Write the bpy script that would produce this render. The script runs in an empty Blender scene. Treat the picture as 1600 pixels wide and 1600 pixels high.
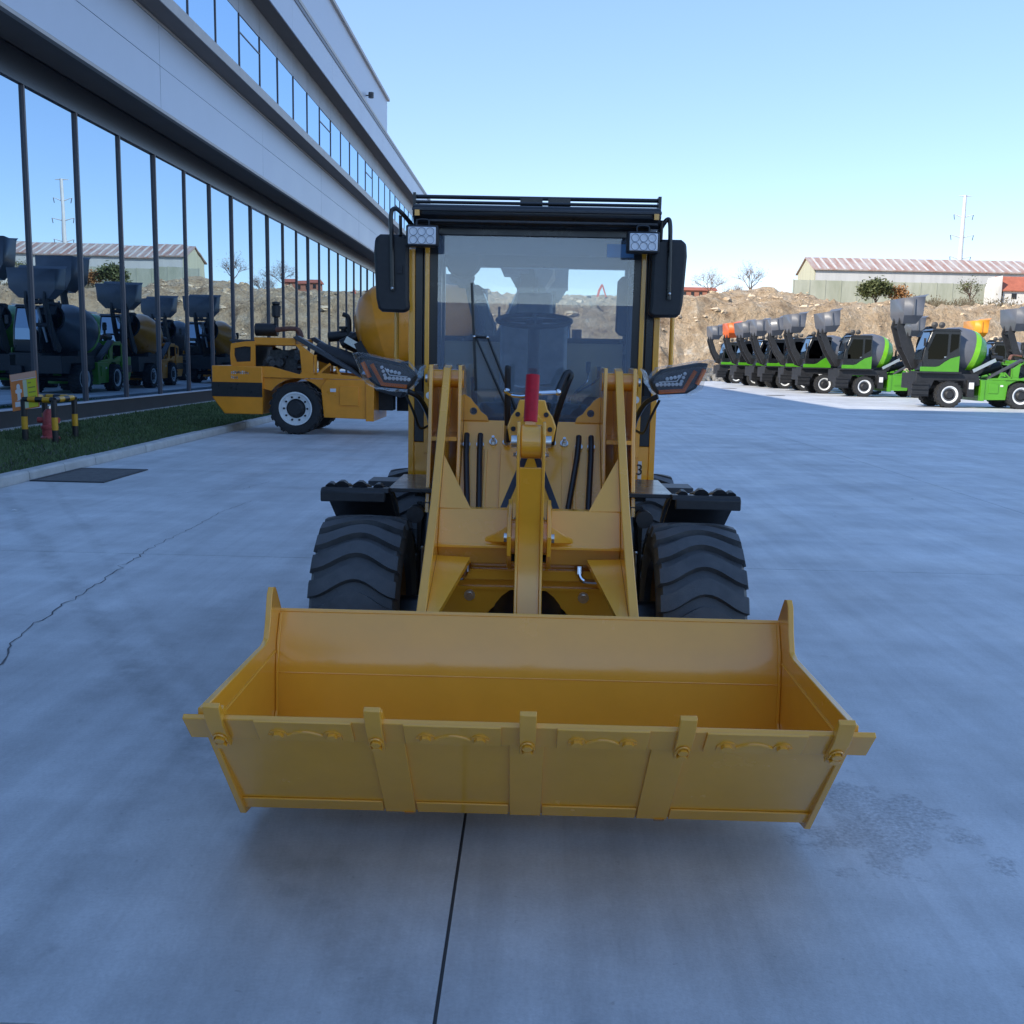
import bpy, bmesh, math, random
from mathutils import Vector, Matrix, noise
R = math.radians
random.seed(7)
scn = bpy.context.scene
C = scn.collection

# ------------------------------------------------------------------ camera
CAM_H, PITCH, YAW, ROLL = 1.7, 8.6, 1.0, 1.2
cam_d = bpy.data.cameras.new('camera'); cam = bpy.data.objects.new('camera', cam_d); C.objects.link(cam)
cam_d.sensor_width = 36.0; cam_d.sensor_fit = 'HORIZONTAL'; cam_d.lens = 36.0
cam_d.clip_start = 0.05; cam_d.clip_end = 3000
CAM_R = Matrix.Rotation(R(YAW), 4, 'Z') @ Matrix.Rotation(R(90-PITCH), 4, 'X') @ Matrix.Rotation(R(ROLL), 4, 'Z')
cam.matrix_world = Matrix.Translation((0, 0, CAM_H)) @ CAM_R
scn.camera = cam
# ------------------------------------------------------------------ sky, sun, exposure
SUN_AZ, SUN_EL = 40.0, 33.0          # azimuth from -X towards -Y
sd = Vector((-math.cos(R(SUN_AZ))*math.cos(R(SUN_EL)), -math.sin(R(SUN_AZ))*math.cos(R(SUN_EL)), math.sin(R(SUN_EL))))
w = bpy.data.worlds.new('World'); scn.world = w; w.use_nodes = True
nt = w.node_tree; bg = nt.nodes['Background']
sky = nt.nodes.new('ShaderNodeTexSky'); sky.sky_type = 'NISHITA'; sky.sun_disc = False
sky.sun_elevation = R(SUN_EL); sky.sun_rotation = math.atan2(sd.x, sd.y)
sky.altitude = 3000; sky.air_density = 1.0; sky.dust_density = 0.0; sky.ozone_density = 1.0
gm = nt.nodes.new('ShaderNodeGamma'); gm.inputs[1].default_value = .5
hs = nt.nodes.new('ShaderNodeHueSaturation'); hs.inputs['Hue'].default_value = .511; hs.inputs['Saturation'].default_value = 1.62; hs.inputs['Value'].default_value = 1.8
nt.links.new(sky.outputs[0], gm.inputs[0]); nt.links.new(gm.outputs[0], hs.inputs['Color']); nt.links.new(hs.outputs[0], bg.inputs[0]); bg.inputs[1].default_value = 0.15
sl = bpy.data.lights.new('sun', 'SUN'); sl.energy = 3.0; sl.angle = R(0.5); sl.color = (1.0, 0.92, 0.80)
so = bpy.data.objects.new('sun', sl); C.objects.link(so)
so.rotation_euler = (-sd).to_track_quat('-Z', 'Y').to_euler(); so.location = (-30, -30, 60)
scn.view_settings.view_transform = 'Standard'; scn.view_settings.look = 'None'
scn.view_settings.gamma = 1.0; scn.view_settings.exposure = 1.14
scn.view_settings.use_curve_mapping = False
scn.cycles.use_denoising = True
scn.cycles.max_bounces = 8; scn.cycles.transparent_max_bounces = 24
scn.cycles.caustics_reflective = True; scn.cycles.sample_clamp_indirect = 4.0; scn.cycles.blur_glossy = 0.5; scn.cycles.caustics_refractive = False

def ray(px, py):
    return (CAM_R.to_3x3() @ Vector(((px-800)/1600.0, -(py-800)/1600.0, -1)))
def onY(px, py, y):
    d = ray(px, py); t = y/d.y
    return Vector((d.x*t, y, CAM_H+d.z*t))

# ------------------------------------------------------------------ materials
def sock(n, name): return n.inputs[name]
def mat(name, col, rough=.5, metal=0., spec=.5, coat=0., var=.0, scale=6., bump=0., bscale=60., rvar=0., col2=None, stretch=None, obj_space=True):
    m = bpy.data.materials.new(name); m.use_nodes = True
    t = m.node_tree; b = t.nodes['Principled BSDF']
    b.inputs['Base Color'].default_value = (*col, 1); b.inputs['Roughness'].default_value = rough
    b.inputs['Metallic'].default_value = metal; b.inputs['Specular IOR Level'].default_value = spec
    b.inputs['Coat Weight'].default_value = coat; b.inputs['Coat Roughness'].default_value = .12; b.inputs['Coat IOR'].default_value = 1.5 if coat < .6 else 1.58
    if var or bump or rvar:
        tc = t.nodes.new('ShaderNodeNewGeometry'); src = tc.outputs['Position']
        if stretch:
            mp = t.nodes.new('ShaderNodeMapping'); mp.inputs['Scale'].default_value = stretch
            t.links.new(src, mp.inputs[0]); src = mp.outputs[0]
        if var or rvar:
            nz = t.nodes.new('ShaderNodeTexNoise'); nz.inputs['Scale'].default_value = scale; nz.inputs['Detail'].default_value = 6
            nz.inputs['Roughness'].default_value = .62
            t.links.new(src, nz.inputs['Vector'])
        if var:
            rp = t.nodes.new('ShaderNodeValToRGB'); rp.color_ramp.elements[0].position = .3; rp.color_ramp.elements[1].position = .7
            c2 = col2 or tuple(c*(1-var) for c in col); c1 = col if col2 else tuple(min(1, c*(1+var*.6)) for c in col)
            rp.color_ramp.elements[0].color = (*c2, 1); rp.color_ramp.elements[1].color = (*c1, 1)
            t.links.new(nz.outputs[0], rp.inputs[0]); t.links.new(rp.outputs[0], b.inputs['Base Color'])
        if rvar:
            mr = t.nodes.new('ShaderNodeMapRange'); mr.inputs[1].default_value = .3; mr.inputs[2].default_value = .7
            mr.inputs[3].default_value = max(.02, rough-rvar); mr.inputs[4].default_value = min(1, rough+rvar)
            t.links.new(nz.outputs[0], mr.inputs[0]); t.links.new(mr.outputs[0], b.inputs['Roughness'])
        if bump:
            n2 = t.nodes.new('ShaderNodeTexNoise'); n2.inputs['Scale'].default_value = bscale; n2.inputs['Detail'].default_value = 5
            t.links.new(tc.outputs['Position'], n2.inputs['Vector'])
            bp = t.nodes.new('ShaderNodeBump'); bp.inputs['Strength'].default_value = bump; bp.inputs['Distance'].default_value = .02
            t.links.new(n2.outputs[0], bp.inputs['Height']); t.links.new(bp.outputs[0], b.inputs['Normal'])
    return m

def glass_mat(name, tint, refl=.0, ior=1.5, rough=.0, mixcol=None, mixfac=0., fmul=1.):
    """thin pane: tinted see-through plus a Fresnel mirror"""
    m = bpy.data.materials.new(name); m.use_nodes = True; t = m.node_tree
    for n in list(t.nodes): t.nodes.remove(n)
    o = t.nodes.new('ShaderNodeOutputMaterial'); tr = t.nodes.new('ShaderNodeBsdfTransparent'); tr.inputs[0].default_value = (*tint, 1)
    gl = t.nodes.new('ShaderNodeBsdfGlossy'); gl.inputs['Roughness'].default_value = rough
    fr = t.nodes.new('ShaderNodeFresnel'); fr.inputs[0].default_value = ior
    ad = t.nodes.new('ShaderNodeMath'); ad.operation = 'MULTIPLY_ADD'; ad.inputs[1].default_value = fmul; ad.inputs[2].default_value = refl; ad.use_clamp = True
    mx = t.nodes.new('ShaderNodeMixShader')
    t.links.new(fr.outputs[0], ad.inputs[0]); t.links.new(ad.outputs[0], mx.inputs[0])
    src = tr.outputs[0]
    if mixcol:
        df = t.nodes.new('ShaderNodeBsdfDiffuse'); df.inputs[0].default_value = (*mixcol, 1)
        m2 = t.nodes.new('ShaderNodeMixShader'); m2.inputs[0].default_value = mixfac
        t.links.new(tr.outputs[0], m2.inputs[1]); t.links.new(df.outputs[0], m2.inputs[2]); src = m2.outputs[0]
    t.links.new(src, mx.inputs[1]); t.links.new(gl.outputs[0], mx.inputs[2]); t.links.new(mx.outputs[0], o.inputs[0])
    return m

def facade_glass(name, fac, wav=.0, tint=(.80, .91, 1)):
    """coated curtain-wall glass: dark body and a strong mirror coating, faintly wavy"""
    m = bpy.data.materials.new(name); m.use_nodes = True; t = m.node_tree
    for n in list(t.nodes): t.nodes.remove(n)
    o = t.nodes.new('ShaderNodeOutputMaterial'); df = t.nodes.new('ShaderNodeBsdfDiffuse'); df.inputs[0].default_value = (.006, .012, .02, 1)
    gl = t.nodes.new('ShaderNodeBsdfGlossy'); gl.inputs['Roughness'].default_value = .0; gl.inputs[0].default_value = (*tint, 1)
    mx = t.nodes.new('ShaderNodeMixShader'); mx.inputs[0].default_value = fac
    if wav:
        g = t.nodes.new('ShaderNodeNewGeometry'); n2 = t.nodes.new('ShaderNodeTexNoise'); n2.inputs['Scale'].default_value = .9; n2.inputs['Detail'].default_value = 1
        bp = t.nodes.new('ShaderNodeBump'); bp.inputs['Strength'].default_value = wav; bp.inputs['Distance'].default_value = .02
        t.links.new(g.outputs['Position'], n2.inputs['Vector']); t.links.new(n2.outputs[0], bp.inputs['Height']); t.links.new(bp.outputs[0], gl.inputs['Normal'])
    t.links.new(df.outputs[0], mx.inputs[1]); t.links.new(gl.outputs[0], mx.inputs[2]); t.links.new(mx.outputs[0], o.inputs[0])
    return m

M = {}
YEL = (.95, .425, .030)
M['paint'] = mat('loader_paint', YEL, .24, coat=.7, var=.08, scale=2.5, bump=.02, bscale=220, rvar=.06)
M['paint2'] = mat('mixer_yellow_paint', (.84, .29, .010), .34, coat=.2, var=.14, scale=2.0, rvar=.08)
M['black'] = mat('black_paint', (.012, .013, .015), .32, coat=.2, var=.3, scale=9, rvar=.08)
M['plastic'] = mat('black_plastic', (.018, .019, .022), .48, var=.3, scale=30, bump=.05, bscale=400)
M['rubber'] = mat('tyre_rubber', (.075, .077, .080), .52, var=.35, scale=14, bump=.12, bscale=150, rvar=.12)
M['rubber2'] = mat('far_tyre_rubber', (.02, .021, .023), .75, var=.3, scale=8)
M['hose'] = mat('hose_rubber', (.014, .014, .016), .4)
M['steel'] = mat('zinc_steel', (.62, .62, .60), .28, metal=1., var=.2, scale=60)
M['chrome'] = mat('chrome', (.75, .76, .78), .1, metal=1.)
M['red'] = mat('red_paint', (.55, .008, .025), .45, spec=.3, var=.2, scale=30, bump=.05, bscale=180)
M['dark'] = mat('dark_frame', (.016, .017, .020), .55, var=.4, scale=7)
M['darkgrey'] = mat('dark_grey_trim', (.05, .053, .06), .5, var=.2, scale=10)
M['rim'] = mat('rim_paint', (.36, .16, .04), .5, var=.3, scale=9)
M['white'] = mat('white_paint', (.72, .73, .72), .4, var=.12, scale=9)
M['seat'] = mat('seat_cover', (.36, .39, .43), .35, var=.3, scale=12, bump=.2, bscale=25)
M['glass'] = glass_mat('cab_glass', (.90, .95, .96), refl=.02, ior=1.52)
M['screen'] = glass_mat('windshield_glass', (.93, .96, .97), refl=.05, ior=1.52, mixcol=(.50, .64, .84), mixfac=.15)  # bluish diffuse share is painted haze: film plus reflected sky
M['glass_dark'] = glass_mat('tinted_cab_glass', (.05, .06, .07), refl=.0, ior=1.3)
M['wrap'] = glass_mat('plastic_wrap', (.97, .98, .98), refl=.01, ior=1.3, rough=.16, mixcol=(.6, .65, .7), mixfac=.02, fmul=.3)
M['lens'] = glass_mat('lamp_lens', (.97, .97, .98), refl=.02, ior=1.4)
M['led'] = mat('led_reflector', (.95, .96, .98), .15, metal=.0, coat=.5)
M['lampface'] = mat('lamp_face', (.85, .87, .90), .3, var=.1, scale=90)
M['amber'] = mat('amber_strip', (.85, .20, .03), .25, coat=.4)
M['mirror_glass'] = mat('mirror_glass', (.9, .9, .9), .02, metal=1.)
M['tape'] = glass_mat('blue_tape', (.25, .55, .85), refl=.03, mixcol=(.25, .5, .8), mixfac=.55)
M['sticker'] = mat('sticker_white', (.7, .7, .7), .5)
M['ink'] = mat('sticker_ink', (.01, .01, .012), .5)
M['decal'] = mat('decal_blue_black', (.02, .024, .035), .3)
M['fglass'] = facade_glass('curtain_wall_glass', .64, .02, (.64, .83, 1))
M['fglass_blue'] = facade_glass('strip_window_glass', .78, .015, (.62, .82, 1))
M['alu'] = mat('cladding_panel', (.46, .51, .60), .38, metal=.0, var=.06, scale=.6, rvar=.05)
M['trim'] = mat('cladding_trim', (.40, .37, .34), .45, var=.1, scale=2)
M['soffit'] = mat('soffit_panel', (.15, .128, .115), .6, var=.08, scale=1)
M['spandrel'] = mat('spandrel_panel', (.26, .26, .27), .35, var=.15, scale=.8)
M['band'] = mat('dark_band_glass', (.018, .022, .03), .25)
M['mullion'] = mat('mullion_metal', (.11, .10, .11), .4, metal=.3)
M['plinth'] = mat('plinth_stone', (.035, .037, .042), .4, var=.2, scale=3)
M['kerb'] = mat('kerb_concrete', (.46, .46, .45), .8, var=.16, scale=4, bump=.3, bscale=60)
M['iron'] = mat('cast_iron', (.10, .095, .09), .65, var=.4, scale=10, bump=.3, bscale=120)
M['soil'] = mat('soil', (.07, .065, .05), .95, var=.4, scale=5)
M['grass'] = mat('grass_blades', (.085, .135, .045), .7, var=.35, scale=2.5)
M['boll_black'] = mat('guard_black', (.015, .015, .017), .4)
M['boll_yel'] = mat('guard_yellow', (.62, .33, .015), .4, var=.1, scale=20)
M['hydrant'] = mat('hydrant_red', (.42, .07, .07), .5, var=.25, scale=20)
M['sign_orange'] = mat('sign_orange', (.70, .23, .06), .45, var=.1, scale=8)
M['sign_pink'] = mat('sign_head', (.68, .38, .26), .45)
M['sign_yel'] = mat('sign_yellow', (.62, .62, .03), .45)
M['sign_pale'] = mat('sign_pale', (.55, .60, .42), .45)
M['green'] = mat('mixer_green', (.075, .30, .012), .35, coat=.25, var=.12, scale=2)
M['lime'] = mat('mixer_lime', (.20, .55, .010), .35, coat=.25, var=.1, scale=2)
M['grey'] = mat('mixer_grey', (.115, .12, .135), .42, coat=.1, var=.15, scale=2)
M['orange'] = mat('hopper_orange', (.75, .12, .012), .4, coat=.2, var=.12, scale=2)
M['amberhop'] = mat('hopper_amber', (.80, .30, .01), .4, coat=.2, var=.12, scale=2)
M['rust'] = mat('rusty_pipe', (.14, .06, .045), .7, var=.4, scale=20)
M['engine'] = mat('engine_metal', (.07, .075, .08), .5, metal=.4, var=.6, scale=14)
M['steelroof'] = mat('rusty_sheet', (.44, .40, .37), .7, var=.5, scale=.55, col2=(.30, .14, .10), stretch=(1, .25, .25))
M['sheetwall'] = mat('pale_sheet', (.50, .50, .49), .7, var=.12, scale=.2, stretch=(3, 3, .2))
M['sheetcream'] = mat('cream_sheet', (.46, .45, .33), .7, var=.12, scale=.2, stretch=(3, 3, .2))
M['wallgreen'] = mat('weathered_wall', (.42, .43, .36), .85, var=.3, scale=.25, col2=(.27, .29, .22), stretch=(1.5, 1.5, .4))
M['redroof'] = mat('clay_roof', (.40, .12, .07), .8, var=.2, scale=.5)
M['render'] = mat('render_wall', (.62, .60, .56), .85, var=.12, scale=.4)
M['brickfar'] = mat('far_red_brick', (.34, .15, .10), .9, var=.2, scale=.5)
M['bark'] = mat('bark', (.15, .10, .075), .9, var=.3, scale=3)
M['twig'] = mat('dry_twigs', (.24, .15, .10), .9, var=.3, scale=.6)
M['leaf'] = mat('bush_leaf', (.085, .10, .03), .7, var=.5, scale=.5)
M['leaf_dry'] = mat('dry_leaf', (.30, .14, .045), .8, var=.4, scale=.8)
M['scrub'] = mat('dry_scrub', (.21, .16, .11), .9, var=.5, scale=.5, col2=(.12, .11, .06))
M['rubble'] = mat('grey_rubble', (.22, .21, .19), .95, var=.5, scale=1.2)
M['pylon'] = mat('galvanised_pole', (.55, .56, .57), .5, var=.1, scale=.2)
M['paper'] = mat('paper', (.75, .76, .78), .7)

def ground_material():
    m = mat('yard_concrete', (.34, .345, .35), .55)
    t = m.node_tree; b = t.nodes['Principled BSDF']; L = t.links.new
    g = t.nodes.new('ShaderNodeNewGeometry')
    def nz(scale, detail=6, stretch=None, rot=0., rough=.6):
        src = g.outputs['Position']
        if stretch:
            mp = t.nodes.new('ShaderNodeMapping'); mp.inputs['Scale'].default_value = stretch; mp.inputs['Rotation'].default_value = (0, 0, rot); L(src, mp.inputs[0]); src = mp.outputs[0]
        n = t.nodes.new('ShaderNodeTexNoise'); n.inputs['Scale'].default_value = scale; n.inputs['Detail'].default_value = detail; n.inputs['Roughness'].default_value = rough
        L(src, n.inputs['Vector']); return n.outputs[0]
    def mr(v, a, b_, c, d):
        n = t.nodes.new('ShaderNodeMapRange'); n.inputs[1].default_value = a; n.inputs[2].default_value = b_; n.inputs[3].default_value = c; n.inputs[4].default_value = d; L(v, n.inputs[0]); return n.outputs[0]
    def mul(a, b_):
        n = t.nodes.new('ShaderNodeMath'); n.operation = 'MULTIPLY'; L(a, n.inputs[0]); L(b_, n.inputs[1]); return n.outputs[0]
    big = mr(nz(.35, 4), .3, .7, .80, 1.14)
    mid = mr(nz(2.2, 8, None, 0, .72), .3, .7, .84, 1.10)
    fine = mr(nz(70, 6, None, 0, .75), .3, .7, .87, 1.09)
    st1 = mr(nz(1.0, 5, (2.6, .16, 1), R(28)), .35, .72, 1.04, .88)      # sweeping tyre scuffs
    st2 = mr(nz(1.0, 6, (9.0, .10, 1), R(-14), .7), .44, .72, 1.02, .90)
    st3 = mr(nz(1.0, 4, (.12, 1.6, 1), R(8)), .4, .7, 1.04, .90)
    spots = mr(nz(3.2, 3), .70, .76, 1.0, .80); pits = mr(nz(26, 2), .70, .76, 1.0, .80)
    v = mul(mul(mul(mul(big, mid), mul(fine, st1)), mul(st2, st3)), mul(spots, pits))
    # rubber marks left by tyres: straight bands, broken up by wear
    def band(ax_, ay_, nx_, ny_, wd, st):
        sb = t.nodes.new('ShaderNodeVectorMath'); sb.operation = 'SUBTRACT'; L(g.outputs['Position'], sb.inputs[0]); sb.inputs[1].default_value = (ax_, ay_, 0)
        dt = t.nodes.new('ShaderNodeVectorMath'); dt.operation = 'DOT_PRODUCT'; L(sb.outputs[0], dt.inputs[0]); dt.inputs[1].default_value = (nx_, ny_, 0)
        wob = t.nodes.new('ShaderNodeMath'); wob.operation = 'MULTIPLY_ADD'; L(nz(1.1, 3), wob.inputs[0]); wob.inputs[1].default_value = .22; L(dt.outputs['Value'], wob.inputs[2])
        ab = t.nodes.new('ShaderNodeMath'); ab.operation = 'ABSOLUTE'; L(wob.outputs[0], ab.inputs[0])
        m_ = mul(mr(ab.outputs[0], wd*.55, wd*1.35, 1, 0), mr(nz(7, 5, None, 0, .7), .34, .62, .15, 1))
        o_ = t.nodes.new('ShaderNodeMath'); o_.operation = 'MULTIPLY_ADD'; L(m_, o_.inputs[0]); o_.inputs[1].default_value = -st; o_.inputs[2].default_value = 1; return o_.outputs[0]
    for q in [(-0.89, 3.537, 0.8475, 0.5308, 0.085, 0.2), (-1.329, 4.124, 0.9999, -0.0127, 0.12, 0.16), (-0.69, 3.503, 0.8694, 0.4942, 0.05, 0.12), (0.73, 3.394, 0.9892, 0.1468, 0.1, 0.1), (-2.259, 4.278, -0.9984, 0.0558, 0.13, 0.12), (0.434, 3.574, 0.9961, -0.088, 0.12, 0.09)]: v = mul(v, band(*q))
    # spalled, rougher patches where the trowelled skin has come off
    pm = t.nodes.new('ShaderNodeVectorMath'); pm.operation = 'DISTANCE'; L(g.outputs['Position'], pm.inputs[0]); pm.inputs[1].default_value = (1.33, 3.66, 0)
    dn = t.nodes.new('ShaderNodeMath'); dn.operation = 'MULTIPLY_ADD'; L(nz(5, 6), dn.inputs[0]); dn.inputs[1].default_value = 1.5; L(pm.outputs['Value'], dn.inputs[2])
    patch = mr(dn.outputs[0], .98, 1.07, 1, 0)
    sp = t.nodes.new('ShaderNodeMath'); sp.operation = 'MULTIPLY_ADD'; L(patch, sp.inputs[0]); sp.inputs[1].default_value = -.07; sp.inputs[2].default_value = 1
    grit = mr(nz(60, 3), .3, .7, .7, 1.2)
    gm = t.nodes.new('ShaderNodeMix'); gm.data_type = 'FLOAT'; L(patch, gm.inputs[0]); gm.inputs[2].default_value = 1.0; L(grit, gm.inputs[3])
    v = mul(mul(v, sp.outputs[0]), gm.outputs[0])
    cm = t.nodes.new('ShaderNodeMix'); cm.data_type = 'RGBA'; cm.blend_type = 'MULTIPLY'; cm.inputs[0].default_value = 1
    cm.inputs[6].default_value = (.61, .62, .63, 1); L(v, cm.inputs[7]); L(cm.outputs[2], b.inputs['Base Color'])
    rr = mr(nz(1.3, 5), .3, .7, .42, .68); rm = t.nodes.new('ShaderNodeMath'); rm.operation = 'MULTIPLY_ADD'; L(patch, rm.inputs[0]); rm.inputs[1].default_value = .3; L(rr, rm.inputs[2]); L(rm.outputs[0], b.inputs['Roughness'])
    bp = t.nodes.new('ShaderNodeBump'); bp.inputs['Strength'].default_value = .22; bp.inputs['Distance'].default_value = .006
    hh = t.nodes.new('ShaderNodeMath'); hh.operation = 'MULTIPLY_ADD'; L(patch, hh.inputs[0]); hh.inputs[1].default_value = -1.2; L(nz(140, 4), hh.inputs[2])
    L(hh.outputs[0], bp.inputs['Height']); L(bp.outputs[0], b.inputs['Normal'])
    return m
M['concrete'] = ground_material()

def hill_material():
    m = mat('quarried_earth', (.5, .36, .2), .95)
    t = m.node_tree; b = t.nodes['Principled BSDF']; L = t.links.new
    g = t.nodes.new('ShaderNodeNewGeometry')
    n1 = t.nodes.new('ShaderNodeTexNoise'); n1.inputs['Scale'].default_value = .30; n1.inputs['Detail'].default_value = 10; n1.inputs['Roughness'].default_value = .78
    mp = t.nodes.new('ShaderNodeMapping'); mp.inputs['Scale'].default_value = (1, 1, 1.6); L(g.outputs['Position'], mp.inputs[0]); L(mp.outputs[0], n1.inputs['Vector'])
    rp = t.nodes.new('ShaderNodeValToRGB'); e = rp.color_ramp.elements
    e[0].position = .33; e[0].color = (.26, .16, .085, 1); e[1].position = .66; e[1].color = (.88, .77, .61, 1)
    k = rp.color_ramp.elements.new(.46); k.color = (.60, .43, .26, 1); k = rp.color_ramp.elements.new(.58); k.color = (.70, .54, .36, 1)
    L(n1.outputs[0], rp.inputs[0]); L(rp.outputs[0], b.inputs['Base Color'])
    n2 = t.nodes.new('ShaderNodeTexNoise'); n2.inputs['Scale'].default_value = .8; n2.inputs['Detail'].default_value = 8; n2.inputs['Roughness'].default_value = .7; L(g.outputs['Position'], n2.inputs['Vector'])
    bp = t.nodes.new('ShaderNodeBump'); bp.inputs['Strength'].default_value = 1.0; bp.inputs['Distance'].default_value = 2.6; L(n2.outputs[0], bp.inputs['Height']); L(bp.outputs[0], b.inputs['Normal'])
    return m
M['earth'] = hill_material()

# ------------------------------------------------------------------ mesh helpers
class MB:
    def __init__(s): s.v = []; s.f = []
    def add(s, vs, fs):
        o = len(s.v); s.v += [tuple(p) for p in vs]; s.f += [tuple(i+o for i in f) for f in fs]; return s
    def box(s, x0, x1, y0, y1, z0, z1):
        return s.add([(x0,y0,z0),(x1,y0,z0),(x1,y1,z0),(x0,y1,z0),(x0,y0,z1),(x1,y0,z1),(x1,y1,z1),(x0,y1,z1)],
                     [(0,3,2,1),(4,5,6,7),(0,1,5,4),(1,2,6,5),(2,3,7,6),(3,0,4,7)])
    def prism(s, poly, axis, a0, a1):
        n = len(poly)
        def P(p, a): return (a, p[0], p[1]) if axis == 'x' else ((p[0], a, p[1]) if axis == 'y' else (p[0], p[1], a))
        return s.add([P(p, a0) for p in poly]+[P(p, a1) for p in poly],
                     [tuple(range(n)), tuple(range(2*n-1, n-1, -1))]+[(i, (i+1) % n, n+(i+1) % n, n+i) for i in range(n)])
    def ring(s, outer, inner, axis, a0, a1):
        n = len(outer)
        def P(p, a): return (a, p[0], p[1]) if axis == 'x' else ((p[0], a, p[1]) if axis == 'y' else (p[0], p[1], a))
        vs = [P(p, a0) for p in outer]+[P(p, a0) for p in inner]+[P(p, a1) for p in outer]+[P(p, a1) for p in inner]
        fs = []
        for i in range(n):
            j = (i+1) % n
            fs += [(i, j, n+j, n+i), (2*n+i, 3*n+i, 3*n+j, 2*n+j), (i, 2*n+i, 2*n+j, j), (n+i, n+j, 3*n+j, 3*n+i)]
        return s.add(vs, fs)
    def tube(s, path, r, n=8, cap=True):
        path = [Vector(p) for p in path]; k = len(path)
        rs = r if isinstance(r, (list, tuple)) else [r]*k
        T = []
        for i in range(k):
            d = path[min(i+1, k-1)]-path[max(i-1, 0)]; T.append(d.normalized())
        up = Vector((0, 0, 1)) if abs(T[0].z) < .9 else Vector((0, 1, 0))
        u = T[0].cross(up).normalized(); vs = []; fs = []
        for i in range(k):
            u = (u - T[i]*u.dot(T[i])).normalized(); v = T[i].cross(u)
            for j in range(n):
                a = 2*math.pi*j/n; vs.append(path[i]+(u*math.cos(a)+v*math.sin(a))*rs[i])
        for i in range(k-1):
            for j in range(n):
                fs.append((i*n+j, i*n+(j+1) % n, (i+1)*n+(j+1) % n, (i+1)*n+j))
        if cap: fs += [tuple(range(n-1, -1, -1)), tuple((k-1)*n+j for j in range(n))]
        return s.add(vs, fs)
    def cyl(s, p0, p1, r0, r1=None, n=20): return s.tube([p0, p1], [r0, r0 if r1 is None else r1], n)
    def lathe(s, prof, cen, axis, n=32):
        """prof: (radius, t along axis); closed ring profile if first==last is not needed"""
        A = Vector(axis).normalized(); up = Vector((0, 0, 1)) if abs(A.z) < .9 else Vector((0, 1, 0))
        u = A.cross(up).normalized(); v = A.cross(u); cen = Vector(cen); k = len(prof); vs = []; fs = []
        for j in range(n):
            a = 2*math.pi*j/n; d = u*math.cos(a)+v*math.sin(a)
            for r, t in prof: vs.append(cen+A*t+d*r)
        for j in range(n):
            jj = (j+1) % n
            for i in range(k-1): fs.append((j*k+i, jj*k+i, jj*k+i+1, j*k+i+1))
        return s.add(vs, fs)
    def sphere(s, c, r, n=10, m=6, sc=(1, 1, 1)):
        vs = []; fs = []
        for i in range(m+1):
            th = math.pi*i/m
            for j in range(n):
                a = 2*math.pi*j/n; vs.append((c[0]+r*sc[0]*math.sin(th)*math.cos(a), c[1]+r*sc[1]*math.sin(th)*math.sin(a), c[2]+r*sc[2]*math.cos(th)))
        for i in range(m):
            for j in range(n): fs.append((i*n+j, (i+1)*n+j, (i+1)*n+(j+1) % n, i*n+(j+1) % n))
        return s.add(vs, fs)
    def obox(s, c, ax, ay, az, hx, hy, hz):
        """oriented box, half sizes hx, hy, hz"""
        c = Vector(c); ax, ay, az = Vector(ax).normalized(), Vector(ay).normalized(), Vector(az).normalized()
        vs = [c+ax*hx*a+ay*hy*b+az*hz*d for d in (-1, 1) for a, b in ((-1, -1), (1, -1), (1, 1), (-1, 1))]
        return s.add(vs, [(0,3,2,1),(4,5,6,7),(0,1,5,4),(1,2,6,5),(2,3,7,6),(3,0,4,7)])
    def bar(s, p0, p1, wx, wz, side=(1, 0, 0)):
        p0, p1 = Vector(p0), Vector(p1); d = (p1-p0).normalized(); sd_ = Vector(side); sd_ = (sd_-d*sd_.dot(d)).normalized(); n_ = d.cross(sd_)
        return s.obox((p0+p1)/2, sd_, d, n_, wx/2, (p1-p0).length/2, wz/2)
    def mesh(s, name, smooth=35):
        me = bpy.data.meshes.new(name); me.from_pydata(s.v, [], s.f); me.validate()
        bm = bmesh.new(); bm.from_mesh(me); bmesh.ops.recalc_face_normals(bm, faces=bm.faces); bm.to_mesh(me); bm.free()
        if smooth:
            me.polygons.foreach_set('use_smooth', [True]*len(me.polygons)); me.set_sharp_from_angle(angle=R(smooth))
        return me
    def build(s, name, m, parent=None, off=None, bevel=0, smooth=35):
        if off is None: off = ORG
        if off is not None and any(off): s.v = [(a-off[0], b-off[1], c-off[2]) for a, b, c in s.v]
        return obj(name, s.mesh(name, smooth), m, parent, bevel=bevel)

ORG = (0, 0, 0)
def obj(name, me, m, parent=None, loc=None, bevel=0):
    o = bpy.data.objects.new(name, me); C.objects.link(o)
    if m is not None and not me.materials: me.materials.append(M[m] if isinstance(m, str) else m)
    if parent: o.parent = parent
    if loc is not None: o.location = loc
    if bevel:
        md = o.modifiers.new('bevel', 'BEVEL'); md.width = bevel; md.segments = 2; md.limit_method = 'ANGLE'; md.angle_limit = R(40); md.harden_normals = False
    return o
def empty(name, loc, rz=0):
    o = bpy.data.objects.new(name, None); C.objects.link(o); o.location = loc; o.rotation_euler = (0, 0, rz); o.empty_display_size = .3; return o
def tag(o, label, cat, group=None, kind=None):
    if label: o['label'] = label
    if cat: o['category'] = cat
    if group: o['group'] = group
    if kind: o['kind'] = kind
    return o
def struct(o): o['kind'] = 'structure'; return o
def copy_tree(o, parent=None):
    c = o.copy(); C.objects.link(c); c.parent = parent
    for ch in KIDS(o): copy_tree(ch, c)
    return c
def KIDS(o): return [x for x in list(bpy.data.objects) if x.parent == o]
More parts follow.
